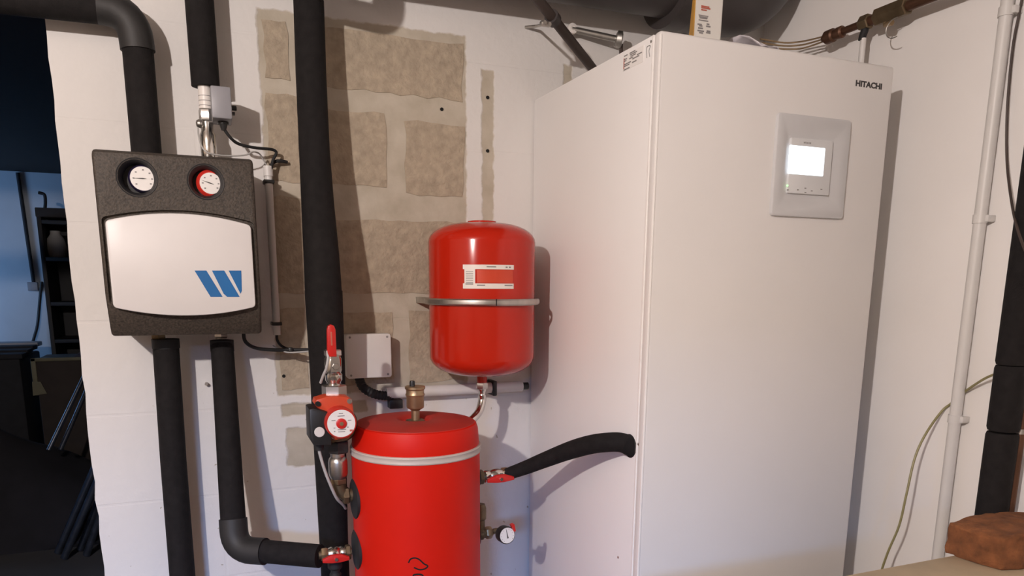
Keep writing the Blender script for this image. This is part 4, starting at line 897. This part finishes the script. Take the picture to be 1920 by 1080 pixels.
# ------------------------------------------------------------------ workbench with brick
def bench():
    zt = .84
    e0, e1 = P(1652, 1066, z=zt), P(1745, 1046, z=zt)
    t = thing('workbench', 'rough pale wooden plank bench carrying the brick near the right wall', 'bench', (1.2, -1.15, 0))
    y = e0.y
    for k in range(3):
        bm = bm_new(); box(bm, (.62, y-.135*k-.131+random.uniform(-.001, .001), zt-.035), (1.51, y-.135*k, zt-.0006*k), .003); obj('plank', bm, 'wood', t)
    for xx in (.70, 1.44):
        for yy in (y-.03, y-.37): bm = bm_new(); box(bm, (xx-.025, yy-.025, 0), (xx+.025, yy+.025, zt-.04), .002); obj('leg', bm, 'wood', t)
    for xx in (.70, 1.44): bm = bm_new(); box(bm, (xx-.02, y-.39, zt-.09), (xx+.02, y-.01, zt-.036), .002); obj('rail', bm, 'wood', t)
    # broken brick
    bl = P(1769, 1036, z=zt); bf = P(1880, 1077, z=zt); tl = P(1777, 982, x=bl.x)
    h = tl.z-zt
    D = bl.y-bf.y
    bm = bm_new()
    ys = [bl.y, bl.y-.02, bf.y]
    box(bm, (bl.x+.002, bf.y, zt+.0005), (bl.x+.205, bl.y, zt+h), .004, 2)
    bmesh.ops.subdivide_edges(bm, edges=bm.edges[:], cuts=13, use_grid_fill=True)
    random.seed(11)
    for v in bm.verts:
        up = (v.co.z-zt)/h
        if up > .04: v.co += .0045*noise.noise_vector(v.co*28)+.0020*noise.noise_vector(v.co*95+Vector((3, 1, 2)))
        # worn crown and chipped near corner
        s = (v.co.x-bl.x)/.205
        v.co.z += up*(.010*math.sin(min(1, s*2.4)*math.pi*.5) - .012*max(0, s-.45))
        if v.co.x < bl.x+.05 and v.co.y < bf.y+.05:
            k = (bl.x+.05-v.co.x)/.05*(bf.y+.05-v.co.y)/.05
            v.co.x += .012*k; v.co.y += .012*k
    o = obj('brick', bm, 'brick', sharp=60); tag(o, 'worn orange brown brick lying on the pale wooden bench', 'brick')
bench()

# ------------------------------------------------------------------ storeroom things seen through the doorway
def storeroom():
    yw = 4.5
    z = lambda px, py, y=yw: P(px, py, y=y)
    a, b = z(41, 327), z(64, 530)
    t = thing('light_switch', 'grey wall box with thin conduit on the blue lit storeroom wall', 'switch', z(64, 537))
    bm = bm_new(); tube(bm, [(b.x-.02, yw-.015, 2.09), (b.x, yw-.015, b.z)], .012, 10); obj('conduit', bm, 'store_dark', t)
    p, q = z(53, 529), z(74, 545); bm = bm_new(); box(bm, (p.x, yw-.05, q.z), (q.x, yw-.001, p.z), .004); obj('wall_box', bm, 'grey_plastic', t)
    pts = [z(78, 528, yw-.04), z(74, 570, yw-.04), z(70, 610, yw-.05), z(62, 640, yw-.07), z(58, 662, yw-.1)]
    bm = bm_new(); tube(bm, smooth_path(pts, 5), .010, 8); o = obj('cable', bm, 'shelf_dark'); tag(o, 'dark cable sagging down the storeroom wall beside the tall shelf', 'cable')
    # shelf rack
    ys0, ys1 = 3.75, 4.15
    x0 = (P(72, 420, y=ys0).x+P(92, 640, y=ys0).x)/2; zt = P(90, 407, y=ys0).z
    t = thing('shelf_rack', 'tall dark shelf rack against the storeroom wall', 'shelf', (x0+.4, 3.95, 0))
    bm = bm_new(); box(bm, (x0, ys0, 0), (x0+.025, ys1, zt), .002); obj('side_panel', bm, 'shelf_dark', t)
    bm = bm_new(); box(bm, (x0+.8, ys0, 0), (x0+.825, ys1, zt), .002); obj('side_panel', bm, 'shelf_dark', t)
    bm = bm_new(); box(bm, (x0+.025, ys1-.01, 0), (x0+.8, ys1, zt)); obj('back_panel', bm, 'shelf_dark', t)
    for zz in (.12, P(110, 640, y=ys0).z, P(110, 570, y=ys0).z, P(110, 486, y=ys0).z, zt-.03): bm = bm_new(); box(bm, (x0+.025, ys0, zz-.012), (x0+.8, ys1-.01, zz+.012), .002); obj('shelf_board', bm, 'shelf_dark', t)
    zz = P(110, 486, y=ys0).z+.0135
    bm = bm_new(); xq = P(107, 470, y=3.88).x; lathe(bm, (xq, 3.88, zz), (0, 0, 1), [(.05, 0), (.062, .05), (.05, .12), (.03, .15), (.03, .17), (0, .17)], 20); o = obj('storage_jar', bm, 'cable_grey'); tag(o, 'pale jar standing on upper board of the dark storeroom rack', 'jar')
    bm = bm_new(); xq = P(120, 470, y=3.85).x+.035; box(bm, (xq, 3.8, zz), (xq+.12, 3.9, zz+.09), .01); o = obj('small_box', bm, 'grey_plastic'); tag(o, 'small pale box beside jar on the dark storeroom rack', 'box')
    bm = bm_new(); box(bm, (x0-.01, 3.78, zt+.001), (x0+.6, 4.08, zt+.06), .006); o = obj('flat_carton', bm, 'cardboard'); tag(o, 'flat carton lying on top of the dark storeroom rack', 'carton')
    bm = bm_new(); q = P(84, 390, y=3.9); tube(bm, smooth_path([(q.x, 3.9, zt+.061), P(85, 378, y=3.9), P(83, 365, y=3.9), P(72, 361, y=3.9)], 5), .010, 8); o = obj('cable', bm, 'shelf_dark'); tag(o, 'short curled cable end sticking up above the storeroom rack', 'cable')
    # chest in front of the far wall
    yc = 3.5; zk = P(20, 664, y=yc).z; xk = P(40, 700, y=yc).x
    t = thing('storage_chest', 'low dark chest with slatted lid in front of storeroom wall', 'chest', (xk-.4, yc+.3, 0))
    bm = bm_new(); box(bm, (xk-.9, yc, 0), (xk, yc+.6, zk-.03), .01); obj('chest_body', bm, 'store_dark', t)
    for k in range(4): bm = bm_new(); box(bm, (xk-.92, yc-.02+.16*k, zk-.029+.012*k), (xk+.02, yc-.02+.16*k+.145, zk+.012*k), .004); obj('lid_slat', bm, 'grey_plastic' if k == 3 else 'store_dark', t)
    yb = 3.1; p = P(56, 672, y=yb)
    t = thing('storage_crate', 'dark crate with pale cream corner post in the storeroom', 'crate', (p.x+.3, yb+.2, 0))
    bm = bm_new(); box(bm, (p.x+.02, yb+.01, 0), (p.x+.8, yb+.36, p.z-.01), .006); obj('crate_body', bm, 'cardboard', t)
    bm = bm_new(); box(bm, (p.x, yb, P(60, 742, y=yb).z), (P(69, 700, y=yb).x, yb+.03, p.z), .003); obj('corner_post', bm, 'cream_plastic', t)
    bm = bm_new(); q = [P(a, b_, y=yb-.004) for a, b_ in ((60, 716), (76, 716), (88, 738), (62, 742))]; prism(bm, [Vector((v.x, yb-.004, v.z)) for v in q], (0, .012, 0)); obj('corner_bracket', bm, 'cream_plastic', t)
    bm = bm_new(); box(bm, (p.x, yb, p.z-.02), (p.x+.82, yb+.03, p.z), .003); obj('top_rail', bm, 'cream_plastic', t)
    def heap(name, label, cat, cx, cy, z0, rx, ry, h, m, seed, n=18):
        random.seed(seed); bm = bm_new(); g = []
        ph = [random.uniform(0, 6) for _ in range(6)]
        for i in range(n+1):
            row = []
            for j in range(n+1):
                u, v = i/n*2-1, j/n*2-1; d = min(1, math.sqrt(u*u+v*v)); f = max(0, 1-d**2.2)
                zz = z0+.002+h*f*(.8+.2*math.sin(5*u+ph[0])*math.cos(4*v+ph[1]))+.02*f*math.sin(11*u+ph[2]+3*v)
                row.append(bm.verts.new((cx+rx*u, cy+ry*v, zz)))
            g.append(row)
        for i in range(n):
            for j in range(n): bm.faces.new((g[i][j], g[i+1][j], g[i+1][j+1], g[i][j+1]))
        r = bmesh.ops.extrude_face_region(bm, geom=bm.faces[:])
        for e in r['geom']:
            if isinstance(e, bmesh.types.BMVert): e.co.z = z0
        bmesh.ops.recalc_face_normals(bm, faces=bm.faces[:])
        o = obj(name, bm, m, sharp=60); return tag(o, label, cat)
    heap('cloth_bundle', 'dark red cloth bundle heaped on the storeroom crate', 'cloth', p.x+.50, yb+.19, p.z+.001, .28, .16, .18, 'cloth_red', 2)
    heap('tarpaulin', 'dark crumpled tarpaulin spread on the storeroom floor', 'tarpaulin', -1.25, 2.70, 0, 1.0, .38, .66, 'cloth_dark', 4, 24)
    # metal tubes leaning from the floor against the storeroom side wall
    ends = [((108, 1036), (174, 885)), ((120, 1046), (178, 912)), ((150, 1030), (186, 935)), ((162, 1040), (190, 960))]
    for k, (lo, hi) in enumerate(ends):
        A = P(*lo, z=.012); B = P(*hi, y=A.y-.05); d = (B-A).normalized(); L = min((.385-A.x)/d.x, 2.02/d.z)
        bm = bm_new(); cyl(bm, A, A+d*L, .017, seg=14); o = obj('metal_tube', bm, 'tube_steel'); tag(o, 'slanting metal tube behind the end of the white wall', 'tube', 'metal tubes leaning in the storeroom')
    for k, (lo, hi) in enumerate((((101, 824), (152, 718)), ((122, 824), (158, 742)))):
        y = 2.45; A = P(*lo, y=y); B = P(*hi, y=y+.12); d = (B-A).normalized()
        A = A-d*.06; bm = bm_new(); cyl(bm, A, A+d*min((.38-A.x)/d.x, 2.0/d.z), .011, seg=12); o = obj('thin_rod', bm, 'tube_steel'); tag(o, 'thin slanting rod in front of the storeroom crate', 'rod', 'thin rods by the storeroom crate')
storeroom()
